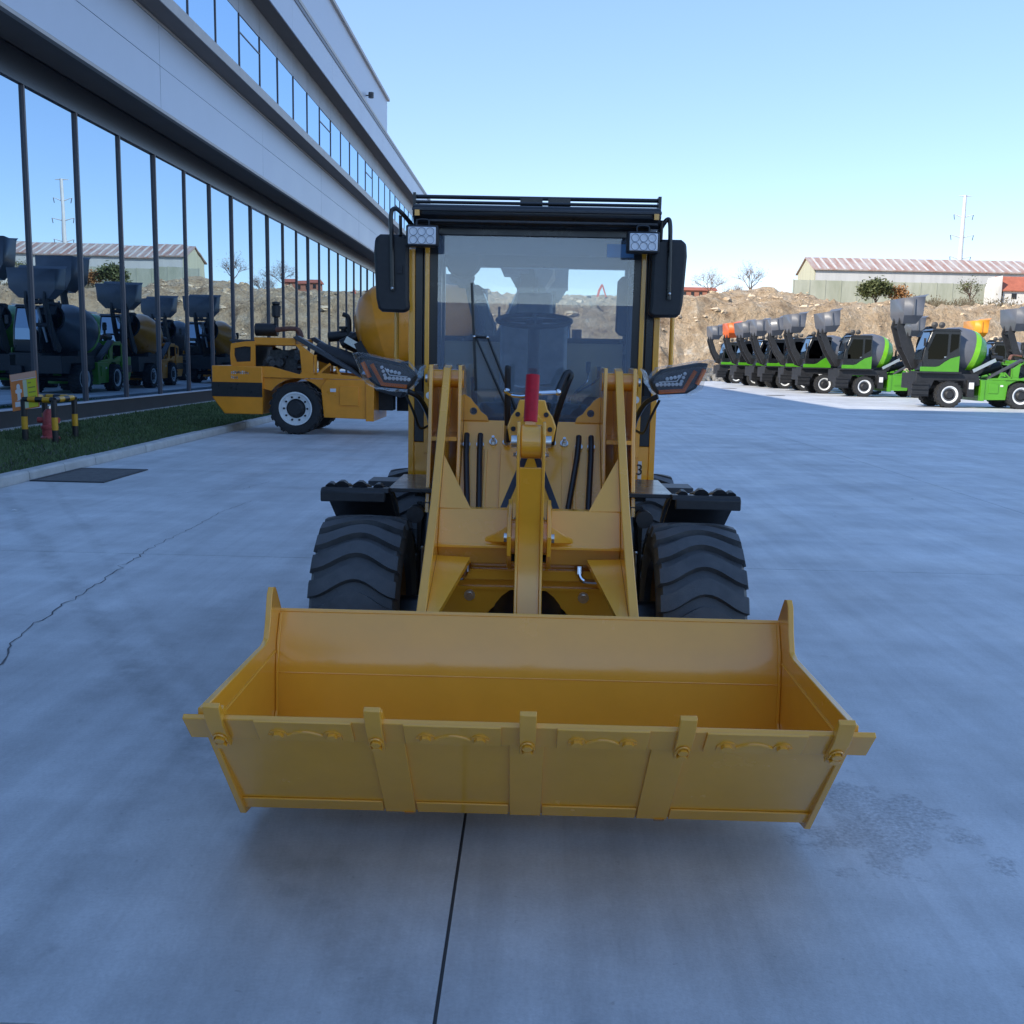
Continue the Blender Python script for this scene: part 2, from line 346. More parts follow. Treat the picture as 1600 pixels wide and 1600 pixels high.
def text_mesh(body, size, name='text'):
    cu = bpy.data.curves.new(name, 'FONT'); cu.body = body; cu.size = size; cu.align_x = 'CENTER'; cu.align_y = 'CENTER'; cu.extrude = .0015
    o = bpy.data.objects.new(name, cu); C.objects.link(o); dg = bpy.context.evaluated_depsgraph_get()
    me = bpy.data.meshes.new_from_object(o.evaluated_get(dg)); bpy.data.objects.remove(o); return me
def circ(cx, cz, r, n, a0=0): return [(cx+r*math.cos(a0+2*math.pi*i/n), cz+r*math.sin(a0+2*math.pi*i/n)) for i in range(n)]
def sm(a, b, t): t = max(0, min(1, (t-a)/(b-a))); return t*t*(3-2*t)

# ================================================================== setting: ground
M['dirt'] = mat('yard_dirt', (.14, .135, .13), .95, var=.3, scale=.8)
ground = struct(MB().add([(-900, -300, -.014), (900, -300, -.014), (900, 1500, -.014), (-900, 1500, -.014)], [(0, 1, 2, 3)]).build('ground', 'dirt', smooth=0))
XJ = [-6.42, -.214, 5.83, 11.27, 17.0, 22.75, 28.5, 34.2, 40.0, 45.8]
YJ = [-15.8+6.05*k for k in range(22)]
GAP = .0055
for i in range(len(XJ)-1):
    wd = XJ[i+1]-XJ[i]
    me = MB().box(-wd/2+GAP, wd/2-GAP, -3.025+GAP, 3.025-GAP, -.012, 0).mesh('concrete_slab', 0)
    for j in range(len(YJ)-1):
        o = obj('concrete_slab', me, 'concrete', ground, ((XJ[i]+XJ[i+1])/2, (YJ[j]+YJ[j+1])/2, 0))
def strip(pts, wds, z=.0035):
    b = MB(); L = []; 
    for i, p in enumerate(pts):
        a = Vector(pts[max(i-1, 0)]); c = Vector(pts[min(i+1, len(pts)-1)]); d = (c-a).normalized(); n = Vector((-d.y, d.x))
        L.append((p[0]+n.x*wds[i], p[1]+n.y*wds[i], z)); L.append((p[0]-n.x*wds[i], p[1]-n.y*wds[i], z))
    return b.add(L, [(2*i, 2*i+1, 2*i+3, 2*i+2) for i in range(len(pts)-1)])
def crack(keys, w0, w1, seed):
    rnd = random.Random(seed); pts = []
    for (a, b) in zip(keys[:-1], keys[1:]):
        n = max(3, int((Vector(b)-Vector(a)).length/.07))
        for k in range(n):
            t = k/n; pts.append((a[0]+(b[0]-a[0])*t+rnd.gauss(0, .014), a[1]+(b[1]-a[1])*t+rnd.gauss(0, .012)))
    pts.append(keys[-1]); n = len(pts)
    wd = [(w0+(w1-w0)*i/n)*rnd.uniform(.5, 1.5) for i in range(n)]
    return strip(pts, wd)
M['crackfill'] = mat('crack_dirt', (.13, .13, .135), .95)
crack([(-2.80, 4.9), (-2.85, 5.30), (-2.885, 5.52), (-2.99, 5.7), (-3.06, 6.28), (-3.13, 7.0), (-3.19, 7.75), (-3.25, 8.4), (-3.275, 9.0), (-3.25, 9.8), (-3.30, 10.75), (-3.2, 11.6)], .0045, .0022, 3).build('crack', 'crackfill', ground, smooth=0)
crack([(-4.3, 12.0), (-3.9, 12.5), (-3.6, 12.6), (-3.45, 13.4)], .003, .002, 5).build('crack', 'crackfill', ground, smooth=0)

# kerb of single stones along the lawn, lawn, border strip
kerb = struct(MB().box(-6.60, -6.46, 4, 60, -.05, .01).build('kerb', 'kerb', smooth=0))
kme = MB().prism([(-.085, -.04), (.085, -.04), (.075, .10), (.05, .125), (-.07, .13), (-.085, .12)], 'y', -.493, .493).mesh('kerb_stone', 30)
for k in range(52):
    o = obj('kerb_stone', kme, 'kerb', kerb, (-6.53+random.uniform(-.008, .008), 5.5+k, random.uniform(-.006, .006)), bevel=.008)
    o.rotation_euler = (random.uniform(-.004, .004), random.uniform(-.01, .01), random.uniform(-.006, .006))
lawn = struct(MB().box(-10.35, -6.62, 4, 60, -.05, .055).build('lawn_soil', 'soil', smooth=0))
border = struct(MB().box(-10.62, -10.35, 2, 60, -.05, .09).build('border_strip', 'kerb', smooth=0))
gb = MB(); rnd = random.Random(11); V = []; F_ = []
for k in range(62000):
    y = 9 + 24*rnd.random()**1.25; x = rnd.uniform(-10.3, -6.64); h = rnd.uniform(.03, .085); a = rnd.uniform(0, 6.283); wb = rnd.uniform(.004, .009)*(1+(y-9)/14)
    c, s = math.cos(a)*wb, math.sin(a)*wb; lx, ly = rnd.gauss(0, .03), rnd.gauss(0, .03); i = len(V)
    V += [(x-c, y-s, .05), (x+c, y+s, .05), (x+lx, y+ly, .05+h)]; F_.append((i, i+1, i+2))
gb.v, gb.f = V, F_
me = bpy.data.meshes.new('lawn_grass'); me.from_pydata(V, [], F_)
tag(obj('lawn_grass', me, 'grass'), 'short dark green grass strip between the kerb and the glass building', 'grass', kind='stuff')

# drain cover by the kerb, two round covers out in the yard
dc = empty('drain_cover', (-5.93, 13.65, 0)); tag(dc, 'square iron drain cover set in the concrete beside the kerb', 'drain cover')
b = MB(); [b.box(*q) for q in ((-.48, .48, -.76, -.70, .002, .014), (-.48, .48, .70, .76, .002, .014), (-.48, -.42, -.70, .70, .002, .014), (.42, .48, -.70, .70, .002, .014))]
b.build('frame', mat('drain_frame', (.035, .035, .037), .6), dc, (0, 0, 0)); MB().box(-.415, .415, -.695, .695, .002, .012).build('plate', 'iron', dc, (0, 0, 0))
for (x, y), lb in (((12.7, 54.1), 'round iron manhole cover in the sunlit yard, the nearer one'), ((12.6, 66.4), 'round iron manhole cover in the yard, the farther one')):
    e = empty('manhole_cover', (x, y, 0)); tag(e, lb, 'manhole cover', 'manhole covers in the yard')
    MB().lathe([(.50, .003), (.50, .012), (.42, .012), (.42, .003)], (0, 0, 0), (0, 0, 1), 28).build('rim', 'iron', e, (0, 0, 0)); MB().cyl((0, 0, .003), (0, 0, .010), .415, n=28).build('lid', 'iron', e, (0, 0, 0))
for (px_, py_, s), lb in (((22, 798, .03), 'white paper scrap on the concrete at left'), ((1305, 806, .02), 'small white litter on the concrete at right of the loader'), ((1425, 780, .02), 'small white litter near the long slab joint')):
    d = ray(px_, py_); t = -CAM_H/d.z; x, y = d.x*t, d.y*t
    b = MB().add([(x-s, y-s*.6, .002), (x+s, y-s*.8, .006), (x+s*1.2, y+s*.7, .003), (x-s*.8, y+s, .012), (x, y, .016)], [(0, 1, 4), (1, 2, 4), (2, 3, 4), (3, 0, 4)])
    tag(b.build('paper_scrap', 'paper', None, (0, 0, 0)), lb, 'litter')

# ================================================================== office building
ob = empty('office_building', (-10.5, 50, 0)); tag(ob, 'long grey office building with a mirrored glass ground floor and strip windows', 'building')
ORG = (-10.5, 50, 0)
Y0, Y1 = -40.0, 87.0; P_ = 2.43; YM = [21.6+P_*k for k in range(-4, 27)]; YM = [y for y in YM if y < Y1]+[Y1]
MB().box(-34, -10.75, Y0, Y1, 0, 14.2).build('wall', 'spandrel', ob, smooth=0)
MB().box(-10.75, -10.47, Y0, Y1, -.05, .45).build('plinth', 'plinth', ob, smooth=0)
MB().box(-10.47, -10.43, Y0, Y1, .43, .47).build('sill', 'alu', ob, smooth=0)
MB().box(-10.75, -10.5, Y0, YM[0], .45, 6.95).build('side_glazing', 'fglass', ob, smooth=0)
pm_ = MB().box(-.012, .012, -P_/2+.03, P_/2-.03, 0, 6.5).mesh('glass_pane', 0)
mm_ = MB().box(-.03, .05, -.03, .03, 0, 6.6).mesh('mullion', 0)
for a, c in zip(YM[:-1], YM[1:]):
    o = obj('glass_pane', pm_, 'fglass', ob, (-.02, (a+c)/2-50, .45)); o.scale.y = (c-a)/P_
    o.rotation_euler = (0, random.gauss(0, .0012), random.gauss(0, .0014))
for y in YM: obj('mullion', mm_, 'mullion', ob, (0, y-50, .44))
MB().box(-10.75, -10.44, Y0, Y1, 6.95, 7.58).build('transom_band', 'band', ob, smooth=0)
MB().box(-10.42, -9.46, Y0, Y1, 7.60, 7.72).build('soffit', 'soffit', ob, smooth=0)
MB().box(-9.50, -9.37, Y0, Y1, 7.54, 7.61).build('drip_edge', 'trim', ob, smooth=0)
MB().box(-10.75, -9.46, Y0, Y1, 7.73, 9.6).build('backing', 'spandrel', ob, smooth=0)
fp1 = MB().box(-.02, .02, -P_*2+.008, P_*2-.008, 0, 1.0).mesh('cladding_panel', 0)
fp2 = MB().box(-.02, .02, -P_*2+.008, P_*2-.008, 0, .96).mesh('cladding_panel', 0)
yy = 7.0
while yy < Y1-.5:
    c = min(yy+4*P_, Y1); sc = (c-yy)/(4*P_)
    for me, z in ((fp1, 7.62), (fp2, 8.635)):
        o = obj('cladding_panel', me, 'alu', ob, (1.1, (yy+c)/2-50, z)); o.scale.y = sc
        o.rotation_euler.y = random.gauss(0, .0015)
    yy = c
MB().box(-9.46, -9.34, Y0, Y1, 9.60, 9.65).build('trim_strip', 'trim', ob, smooth=0)
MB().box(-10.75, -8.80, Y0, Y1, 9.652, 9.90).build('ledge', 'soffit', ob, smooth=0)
MB().box(-8.80, -8.77, Y0, Y1, 9.645, 9.93).build('ledge_trim', 'trim', ob, smooth=0)
wp = MB().box(-.012, .012, -P_/2+.025, P_/2-.025, 0, 2.14).mesh('window_pane', 0)
wp1 = MB().box(-.012, .012, -P_/2+.025, P_/2-.025, 0, 1.60).mesh('window_pane', 0)
wp2 = MB().box(-.012, .012, -P_/2+.025, P_/2-.025, 0, .46).mesh('window_pane', 0)
wm = MB().box(-.03, .022, -.016, .016, 0, 2.2).mesh('window_mullion', 0)
wt = MB().box(-.03, .015, -P_/2+.03, P_/2-.03, 0, .035).mesh('window_transom', 0)
spn = MB().box(-.02, .02, -P_/2+.01, P_/2-.01, 0, .84).mesh('spandrel_panel', 0)
YU = [y-.4+25.0-24.2 for y in [18.6+P_*k for k in range(0, 29)] if y < Y1-1]+[Y1]
k = 0
for a, c in zip(YU[:-1], YU[1:]):
    sc = (c-a)/P_; yc = (a+c)/2-50; k += 1
    for me, z in (((wp1, 9.93), (wp2, 11.59)) if k % 5 == 2 else ((wp, 9.93),)):
        o = obj('window_pane', me, 'fglass_blue', ob, (1.08, yc, z)); o.scale.y = sc; o.rotation_euler = (0, random.gauss(0, .0015), random.gauss(0, .002))
    if k % 5 == 2: obj('window_transom', wt, 'mullion', ob, (1.1, yc, 11.53)).scale.y = sc
    o = obj('spandrel_panel', spn, 'spandrel', ob, (1.08, yc, 12.09)); o.scale.y = sc
for y in YU: obj('window_mullion', wm, 'mullion', ob, (1.1, y-50, 9.9))
MB().box(-10.75, -9.45, Y0, Y1, 9.9, 12.92).build('strip_backing', 'spandrel', ob, smooth=0)
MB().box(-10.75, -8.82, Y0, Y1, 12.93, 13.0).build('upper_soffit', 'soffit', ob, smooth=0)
MB().box(-10.75, -8.84, Y0, Y1, 13.002, 14.20).build('parapet_core', 'spandrel', ob, smooth=0)
up = MB().box(-.02, .02, -P_*1.5+.006, P_*1.5-.006, 0, 1.27).mesh('parapet_panel', 0)
yy = 9.0
while yy < Y1-.5:
    c = min(yy+3*P_, Y1); o = obj('parapet_panel', up, 'alu', ob, (1.70, (yy+c)/2-50, 12.94)); o.scale.y = (c-yy)/(3*P_); yy = c
MB().box(-10.75, -8.74, Y0, Y1+.05, 14.22, 14.36).build('coping', 'trim', ob, smooth=0)
MB().box(-8.77, -8.75, Y0, Y1, 14.05, 14.20).build('gutter', 'mullion', ob, smooth=0)
MB().box(-30, -10.2, Y0, 71.8, 14.2, 18.5).build('penthouse_wall', 'alu', ob, smooth=0)
MB().box(-30, -10.05, Y0, 72, 18.5, 18.68).build('penthouse_coping', 'trim', ob, smooth=0)
MB().box(-30, -12.5, -12, 13, 18.7, 27).build('unseen_tower_wall', 'alu', ob, smooth=0)  # out of view; added and sized for the shade it casts across the yard
MB().box(-34, 45, -56, -44, 0, 4.5).build('unseen_rear_block', 'alu', ob, smooth=0)  # unseen wall behind the camera, added to block horizon glare in the windshield
b = MB(); b.cyl((-9.9, 63, 16.6), (-9.9, 63, 16.9), .16, n=10); b.box(-10.2, -9.9, 62.97, 63.03, 16.7, 16.76); b.build('floodlight', 'darkgrey', ob)
ORG = (0, 0, 0)

# ================================================================== hill, far buildings
def hill_h(x, y):
    n0 = noise.noise(Vector((x*.02, y*.02, 3.1))); n1 = noise.noise(Vector((x*.07, y*.07, 1.7))); n2 = noise.noise(Vector((x*.21, y*.21, 5.2))); n3 = noise.noise(Vector((x*.55, y*.55, 8.8)))
    yb = 118+9*n0+5*n1 + max(0, (x-20)*.05)
    h = 8.2*sm(0, 13, y-yb)*(1+.12*n0) + 2.3*sm(28, 58, y-yb) + (5.8-1.6*sm(40, 60, x))*sm(70, 135, y-yb)
    h += 3.4*math.exp(-(((x-43)/13)**2+((y-196)/16)**2)) + 1.5*math.exp(-(((x-28)/9)**2+((y-190)/14)**2))
    k = sm(-2, 6, y-yb)*(1-sm(215, 250, y)*.85)
    rg = 1-abs(noise.noise(Vector((x*.16, y*.06, 2.2))))*2; r2 = 1-abs(noise.noise(Vector((x*.38, y*.2, 7.2))))*2
    h += k*(1.5*n1+1.0*n2+.75*n3+.9*rg+.6*r2+.35*noise.noise(Vector((x*1.3, y*1.3, 4.4))))
    return h
xs = [-130+1.0*i for i in range(370)]; ys = [104+.8*j for j in range(88)]+[174+2.2*j for j in range(50)]+[290, 330, 420, 700]
V = [(x, y, hill_h(x, y)-.25) for y in ys for x in xs]; nx = len(xs)
F_ = [(j*nx+i, j*nx+i+1, (j+1)*nx+i+1, (j+1)*nx+i) for j in range(len(ys)-1) for i in range(nx-1)]
me = bpy.data.meshes.new('hill'); me.from_pydata(V, [], F_); me.polygons.foreach_set('use_smooth', [False]*len(F_))
struct(obj('hill', me, 'earth'))
# loose stones and boulders lying on the cut slope: one uncountable mass
rnd = random.Random(17); V = []; F_ = []
for k in range(3000):
    x = rnd.uniform(-45, 120); y = rnd.uniform(114, 205); z = hill_h(x, y)-.25
    if z < .3: continue
    r = min(.65, .13*rnd.random()**-.45); i = len(V); ph = rnd.random()*6.28
    for (rr, zz, n) in ((.9, -.35, 6), (1.0, .15, 6), (.55, .62, 6)):
        for j in range(6):
            a = ph+j*1.047+zz; q = rnd.uniform(.7, 1.25); V.append((x+r*rr*q*math.cos(a)*1.2, y+r*rr*q*math.sin(a), z+r*zz*rnd.uniform(.7, 1.1)))
    for b_ in (0, 6):
        for j in range(6): F_.append((i+b_+j, i+b_+(j+1) % 6, i+b_+6+(j+1) % 6, i+b_+6+j))
    F_.append(tuple(i+12+j for j in range(6)))
me = bpy.data.meshes.new('loose_stones'); me.from_pydata(V, [], F_)
M['stone'] = mat('hill_stone', (.66, .54, .39), .95, var=.5, scale=.35, col2=(.44, .31, .18))
tag(obj('loose_stones', me, 'stone'), 'pale loose stones scattered over the earth slope of the hill', 'stones', kind='stuff')
def at(px_, py_, y): return onY(px_, py_, y)

# long shed on the hill
YW = 282.0
A = at(1275, 421, YW); E2 = A.x+95; ze = A.z; zb = at(1275, 470, YW).z-3; rz_ = at(1257, 404, YW+8).z
sh = empty('shed', (A.x+40, YW+8, zb)); tag(sh, 'long pale metal shed with a rusty striped roof on the hill', 'shed'); ORG = tuple(sh.location)
x0, x1 = A.x, E2; xg = A.x-1.0
MB().prism([(YW, zb), (YW, ze), (YW+9, rz_), (YW+18, ze), (YW+18, zb)], 'x', x0, x1).build('wall', 'sheetwall', sh, smooth=0)
MB().prism([(YW+.2, zb), (YW+.2, ze-.1), (YW+9, rz_-.1), (YW+17.8, ze-.1), (YW+17.8, zb)], 'x', x0-.35, x0-.05).build('gable', 'sheetcream', sh, smooth=0)
rf = MB().prism([(YW-.7, ze-.15), (YW-.7, ze+.15), (YW+9, rz_+.5), (YW+18.7, ze+.15), (YW+18.7, ze-.15), (YW+9, rz_+.2)], 'x', x0-.8, x1+1).build('roof', 'steelroof', sh, smooth=0)
rb_ = MB(); dd = Vector((0, 9.7, rz_+.5-ze-.15)); 
rme = MB().bar((0, -.7, .03), (0, 9, dd.z+.03), .5, .16).mesh('roof_sheet', 0)
M['sheetpale'] = mat('pale_roof_sheet', (.55, .53, .50), .6, var=.2, scale=.6)
for q in range(42): obj('roof_sheet', rme, 'sheetpale', rf, (x0+1+2.2*q-ORG[0], YW-ORG[1], ze+.15-ORG[2]))
# gable lean-to and boundary wall in front
lt = MB().prism([(A.x-13, zb), (A.x-13, zb+1.5), (A.x-1.5, zb+7), (A.x-1.5, zb)], 'y', YW-1, YW+5)
lt.build('lean_to', 'sheetcream', sh, smooth=0)
ORG = (0, 0, 0)
B0 = at(1240, 437, 266); B1 = at(1588, 447, 266); zb2 = at(1300, 476, 266).z-3
bw = empty('boundary_wall', ((B0.x+B1.x)/2, 266, zb2)); tag(bw, 'weathered greenish boundary wall standing in front of the long shed', 'wall'); ORG = tuple(bw.location)
nb = 14
for q in range(nb):
    xa = B0.x+(B1.x-B0.x)*q/nb; xb = B0.x+(B1.x-B0.x)*(q+1)/nb; zt = B0.z+(B1.z-B0.z)*q/nb*.55
    MB().box(xa+.12, xb-.12, 265.9, 266.1, zb2, zt).build('wall_panel', 'wallgreen', bw, smooth=0)
    MB().box(xa-.12, xa+.12, 265.8, 266.2, zb2, zt+.12).build('post', 'wallgreen', bw, smooth=0)
ORG = (0, 0, 0)
# small house with a red roof
h0 = at(1568, 455, 255); h1 = at(1552, 431, 255); hb = at(1568, 472, 255).z-2
hs = empty('house', (h0.x+8, 258, hb)); tag(hs, 'small white house with a red tiled roof at the right end of the boundary wall', 'house'); ORG = tuple(hs.location)
MB().box(h0.x, h0.x+17, 255, 262, hb, h0.z+.4).build('wall', 'render', hs, smooth=0)
MB().prism([(254.4, h0.z), (254.4, h0.z+.25), (258.5, h1.z+.2), (262.6, h0.z+.25), (262.6, h0.z)], 'x', h0.x-.8, h0.x+18).build('roof', 'redroof', hs, smooth=0)
MB().box(h0.x+2, h0.x+3.2, 254.9, 254.98, h0.z-1.8, h0.z-.5).build('window', 'dark', hs, smooth=0)
MB().prism([(h0.x-1.6, hb), (h0.x-1.6, h0.z+1.0), (h0.x-.9, h0.z+3.6), (h0.x-.85, hb)], 'y', 254, 262).build('chimney_wall', 'render', hs, smooth=0)
ORG = (0, 0, 0)
# low brick buildings left of the mound
for (xa, xb, yt, yb_, y, lb) in ((1062, 1118, 450, 470, 300, 'low red brick building behind the bare tree, left of the earth mound'),):
    a_ = at(xa, yt, y); c_ = at(xb, yb_, y); e = empty('brick_building', ((a_.x+c_.x)/2, y+4, c_.z-2)); tag(e, lb, 'building'); ORG = tuple(e.location)
    MB().box(a_.x, c_.x, y, y+8, c_.z-3, a_.z-.6).build('wall', 'brickfar', e, smooth=0)
    MB().prism([(y-.5, a_.z-.6), (y+4, a_.z+.6), (y+8.5, a_.z-.6)], 'x', a_.x-.5, c_.x+.5).build('roof', 'redroof', e, smooth=0)
    for q in range(4): MB().box(a_.x+1+q*2.3, a_.x+1.9+q*2.3, y-.06, y-.01, a_.z-2.2, a_.z-1.0).build('window', 'dark', e, smooth=0)
    ORG = (0, 0, 0)
# power pylon
pb = at(1497, 440, 430); pt = at(1507, 305, 430)
py_ = empty('power_pole', (pb.x, 430, pb.z-14)); tag(py_, 'tall pale steel power pole with cross arms behind the shed', 'power pole'); ORG = tuple(py_.location)
zt = pt.z; zb3 = pb.z-14
MB().tube([(pb.x, 430, zb3), (pb.x, 430, zt)], [1.25, .62], 10).build('pole', 'pylon', py_)
for zz, ln in ((zt-.3, 2.7), (zt-8, 3.9), (zt-16, 4.6), (zt-24.5, 4.2), (zt-37, 2.6)):
    for s_ in (-1, 1):
        a_ = MB().tube([(pb.x+s_*.5, 430, zz-(.6 if ln > 3 else 0)), (pb.x+s_*ln, 430, zz+.5*(ln > 3))], [.28, .13], 6).build('cross_arm', 'pylon', py_)
        if ln > 3: MB().cyl((pb.x+s_*ln, 430, zz+.4), (pb.x+s_*(ln-.35), 430, zz-1.6), .16, n=6).build('insulator', 'darkgrey', a_)
ORG = (0, 0, 0)

# trees and bushes on the hill
def tree(name, base, H_, spread, seed, label, crown_mat, leaves=0, trunk_r=.22, lsize=.3, twigs=True, tf=.34):
    rnd = random.Random(seed); e = empty(name, base); tag(e, label, 'tree' if 'tree' in name else 'bush'); tb = MB(); tips = []
    def grow(p, d, ln, r, lev):
        q = p+d*ln; mid = p+d*ln*.5+Vector((rnd.gauss(0, .05), rnd.gauss(0, .05), 0))*ln
        tb.tube([p, mid, q], [r, r*.8, r*.6], 5 if lev < 2 else 3, cap=False)
        if lev >= 4: tips.append((q, d)); return
        for k in range(rnd.choice((3, 3, 4)) if lev else 5):
            nd = (d+Vector((rnd.gauss(0, spread), rnd.gauss(0, spread), rnd.gauss(.08, .22)))).normalized()
            grow(p+d*ln*rnd.uniform(.55, 1), nd, ln*rnd.uniform(.55, .8), r*.55, lev+1)
    grow(Vector((0, 0, -.5)), Vector((rnd.gauss(0, .05), 0, 1)).normalized(), H_*tf, trunk_r, 0)
    tb.build('trunk', 'bark', e, (0, 0, 0))
    V = []; F_ = []
    for q, d in tips:
        for k in range(4 if not leaves else leaves):
            o = q+Vector((rnd.gauss(0, .05), rnd.gauss(0, .05), rnd.gauss(0, .05)))*H_; i = len(V)
            if leaves:
                a = Vector((rnd.gauss(0, 1), rnd.gauss(0, 1), rnd.gauss(0, .6))).normalized()*lsize*rnd.uniform(.5, 1.2); c_ = Vector((rnd.gauss(0, 1), rnd.gauss(0, 1), rnd.gauss(0, 1))).normalized()*lsize*.5
                V += [o-a, o+c_, o+a, o-c_]; F_.append((i, i+1, i+2, i+3))
            else:
                a = (d+Vector((rnd.gauss(0, .6), rnd.gauss(0, .6), rnd.gauss(0, .5)))).normalized()*H_*rnd.uniform(.04, .09); c_ = Vector((rnd.gauss(0, 1), 0, rnd.gauss(0, 1))).normalized()*.035
                V += [o-c_, o+c_, o+a]; F_.append((i, i+1, i+2))
    me = bpy.data.meshes.new('crown'); me.from_pydata([tuple(v) for v in V], [], F_); obj('crown', me, crown_mat, e)
    return e
def hz(px_, y): x = at(px_, 500, y).x; return (x, y, hill_h(x, y)-.25)
tree('bare_tree', hz(1105, 262), 10.5, .45, 21, 'pale bare tree on the hilltop left of the earth mound, above the brick building', 'twig', trunk_r=.2)
tree('bare_tree', hz(1168, 250), 12.5, .42, 22, 'reddish brown tree with dry leaves just left of the earth mound', 'leaf_dry', leaves=2, trunk_r=.24, lsize=.16)
tree('bare_tree', hz(1136, 285), 9.5, .42, 23, 'small bare tree between the pale bare tree and the reddish one', 'twig', trunk_r=.16)
tree('bush', hz(1366, 246), 14.0, .6, 31, 'large olive green bush in front of the boundary wall', 'leaf', leaves=16, lsize=.5, tf=.22)
tree('bush', hz(1391, 248), 13.0, .55, 32, 'smaller bush with dry orange leaves at the right of the green bush', 'leaf_dry', leaves=7, lsize=.36, tf=.22)
tree('bush', hz(1515, 250), 10, .45, 33, 'thin green bush near the right end of the boundary wall', 'leaf', leaves=2, lsize=.3)
# dry scrub along the foot of the wall: one uncountable mass
rnd = random.Random(5); V = []; F_ = []
for k in range(9000):
    px_ = rnd.uniform(1400, 1590); y = rnd.uniform(236, 258); x = at(px_, 480, y).x; z = hill_h(x, y)-.25; cl = .5+.9*noise.noise(Vector((x*.25, y*.2, 0)))
    if rnd.random() > cl+.2: continue
    h = rnd.uniform(.3, 3.2)*max(.3, cl+.3); i = len(V); s = rnd.uniform(.06, .2); q = Vector((x+rnd.gauss(0, .4), y, z+h*rnd.random()))
    a = Vector((rnd.gauss(0, .4), rnd.gauss(0, .3), .8))*rnd.uniform(.4, .9)
    V += [q-Vector((s, 0, 0)), q+Vector((s, 0, 0)), q+a]; F_.append((i, i+1, i+2))
me = bpy.data.meshes.new('dry_scrub'); me.from_pydata([tuple(v) for v in V], [], F_)
tag(obj('dry_scrub', me, 'scrub'), 'dry brown scrub growing along the foot of the boundary wall', 'scrub', kind='stuff')
# grey rubble heap at the edge of the yard
rnd = random.Random(9); b = MB()
for k in range(420):
    gx, gy = rnd.gauss(0, 2.6), rnd.gauss(0, 2.0); x, y = 14.6+gx, 93+gy; r = rnd.uniform(.12, .42)
    z = max(0, 1.15*math.exp(-(gx*gx/9+gy*gy/5)))*rnd.uniform(.6, 1)
    b.sphere((x, y, z), r, 6, 4, (rnd.uniform(.7, 1.3), rnd.uniform(.7, 1.3), rnd.uniform(.5, .9)))
tag(b.build('rubble_heap', 'rubble', None, (0, 0, 0), smooth=0), 'low heap of grey rubble at the foot of the hill, left of the mixer row', 'rubble', kind='stuff')
# ================================================================== the wheel loader
wl = empty('wheel_loader', (0, 5.9, 0)); tag(wl, 'yellow wheel loader facing the camera with its bucket lowered and curled back', 'wheel loader')
ORG = (0, 5.9, 0)
def rel(p): return (p[0]-ORG[0], p[1]-ORG[1], p[2]-ORG[2])
hexm = {}
def hexbolt(parent, p, axis, r=.014, h=.012, m='steel', washer=True, name='bolt'):
    key = (round(r, 4), round(h, 4), m, washer)
    if key not in hexm:
        b = MB(); b.cyl((0, 0, 0), (0, 0, h), r, n=6)
        if washer: b.cyl((0, 0, -.002), (0, 0, .003), r*1.55, n=14)
        hexm[key] = b.mesh('bolt', 30)
    o = obj(name, hexm[key], m, parent, rel(p)); o.rotation_euler = Vector(axis).to_track_quat('Z', 'Y').to_euler(); return o

# ---------------- bucket
bk_prof_out = [(2.985, .540), (3.385, .088), (3.50, .075), (3.66, .115), (3.80, .21), (3.818, .33), (3.826, .485), (3.854, .605), (3.905, .715)]
tk = .014
bk_prof_in = [(3.890, .716), (3.838, .608), (3.811, .487), (3.803, .335), (3.785, .225), (3.65, .13), (3.50, .091), (3.392, .106), (2.995, .552)]
bucket = MB().prism(bk_prof_out+bk_prof_in, 'x', -.975, .985).build('bucket', 'paint', wl, bevel=.003)
side = [(2.957, .572), (3.375, .062), (3.50, .055), (3.66, .105), (3.83, .20), (3.86, .44), (3.91, .60), (3.92, .72), (3.865, .79), (3.835, .822), (3.80, .825), (3.775, .80), (3.745, .70), (3.715, .635), (3.67, .617), (2.957, .594)]
for s in (-1, 1):
    x = .005+s*.985
    MB().prism(side, 'x', x-.011, x+.011).build('side_plate', 'paint', bucket, bevel=.003)
    MB().tube([(.005+s*.972, 3.0, .515), (.005+s*.972, 3.80, .572)], .0045, 6).build('weld_bead', 'paint', bucket)
    MB().tube([(.005+s*.968, 3.884, .71), (.005+s*.968, 3.832, .61), (.005+s*.968, 3.805, .49), (.005+s*.968, 3.796, .335), (.005+s*.968, 3.64, .142)], .006, 6).build('weld_bead', 'paint', bucket)
for z, y in ((.487, 3.810),): MB().tube([(-.97, y+.0012, z), (.98, y+.0012, z)], .0024, 6).build('weld_bead', 'paint', bucket)
MB().tube([(-.975, 3.898, .717), (.985, 3.898, .717)], .010, 8).build('rim_bar', 'paint', bucket)
# frame of the underside plate: d down the plate, n outwards (towards the camera)
LP = Vector((0, 2.985, .540)); dn_ = Vector((0, .40, -.452)).normalized(); no_ = Vector((0, dn_.z, -dn_.y)).normalized()
if no_.y > 0: no_ = -no_
XA = Vector((1, 0, 0))
def under(u, v, h=0): p = LP+dn_*v+no_*h; return Vector((u, p.y, p.z))
def plate(u0, u1, v0, v1, h0, h1): return MB().obox(under((u0+u1)/2, (v0+v1)/2, (h0+h1)/2), XA, dn_, no_, (u1-u0)/2, (v1-v0)/2, (h1-h0)/2)
plate(-1.032, 1.048, -.055, .065, .003, .021).build('cutting_edge', 'paint', bucket, bevel=.003)
for u in (-.425, .008, .448): plate(u-.054, u+.054, .067, .602, .001, .010).build('wear_strap', 'paint', bucket, bevel=.002)
for (a, b_) in ((-.972, -.483), (-.367, -.05), (.066, .39), (.506, .982)): plate(a, b_, .530, .603, .001, .008).build('heel_strip', 'paint', bucket, bevel=.002)
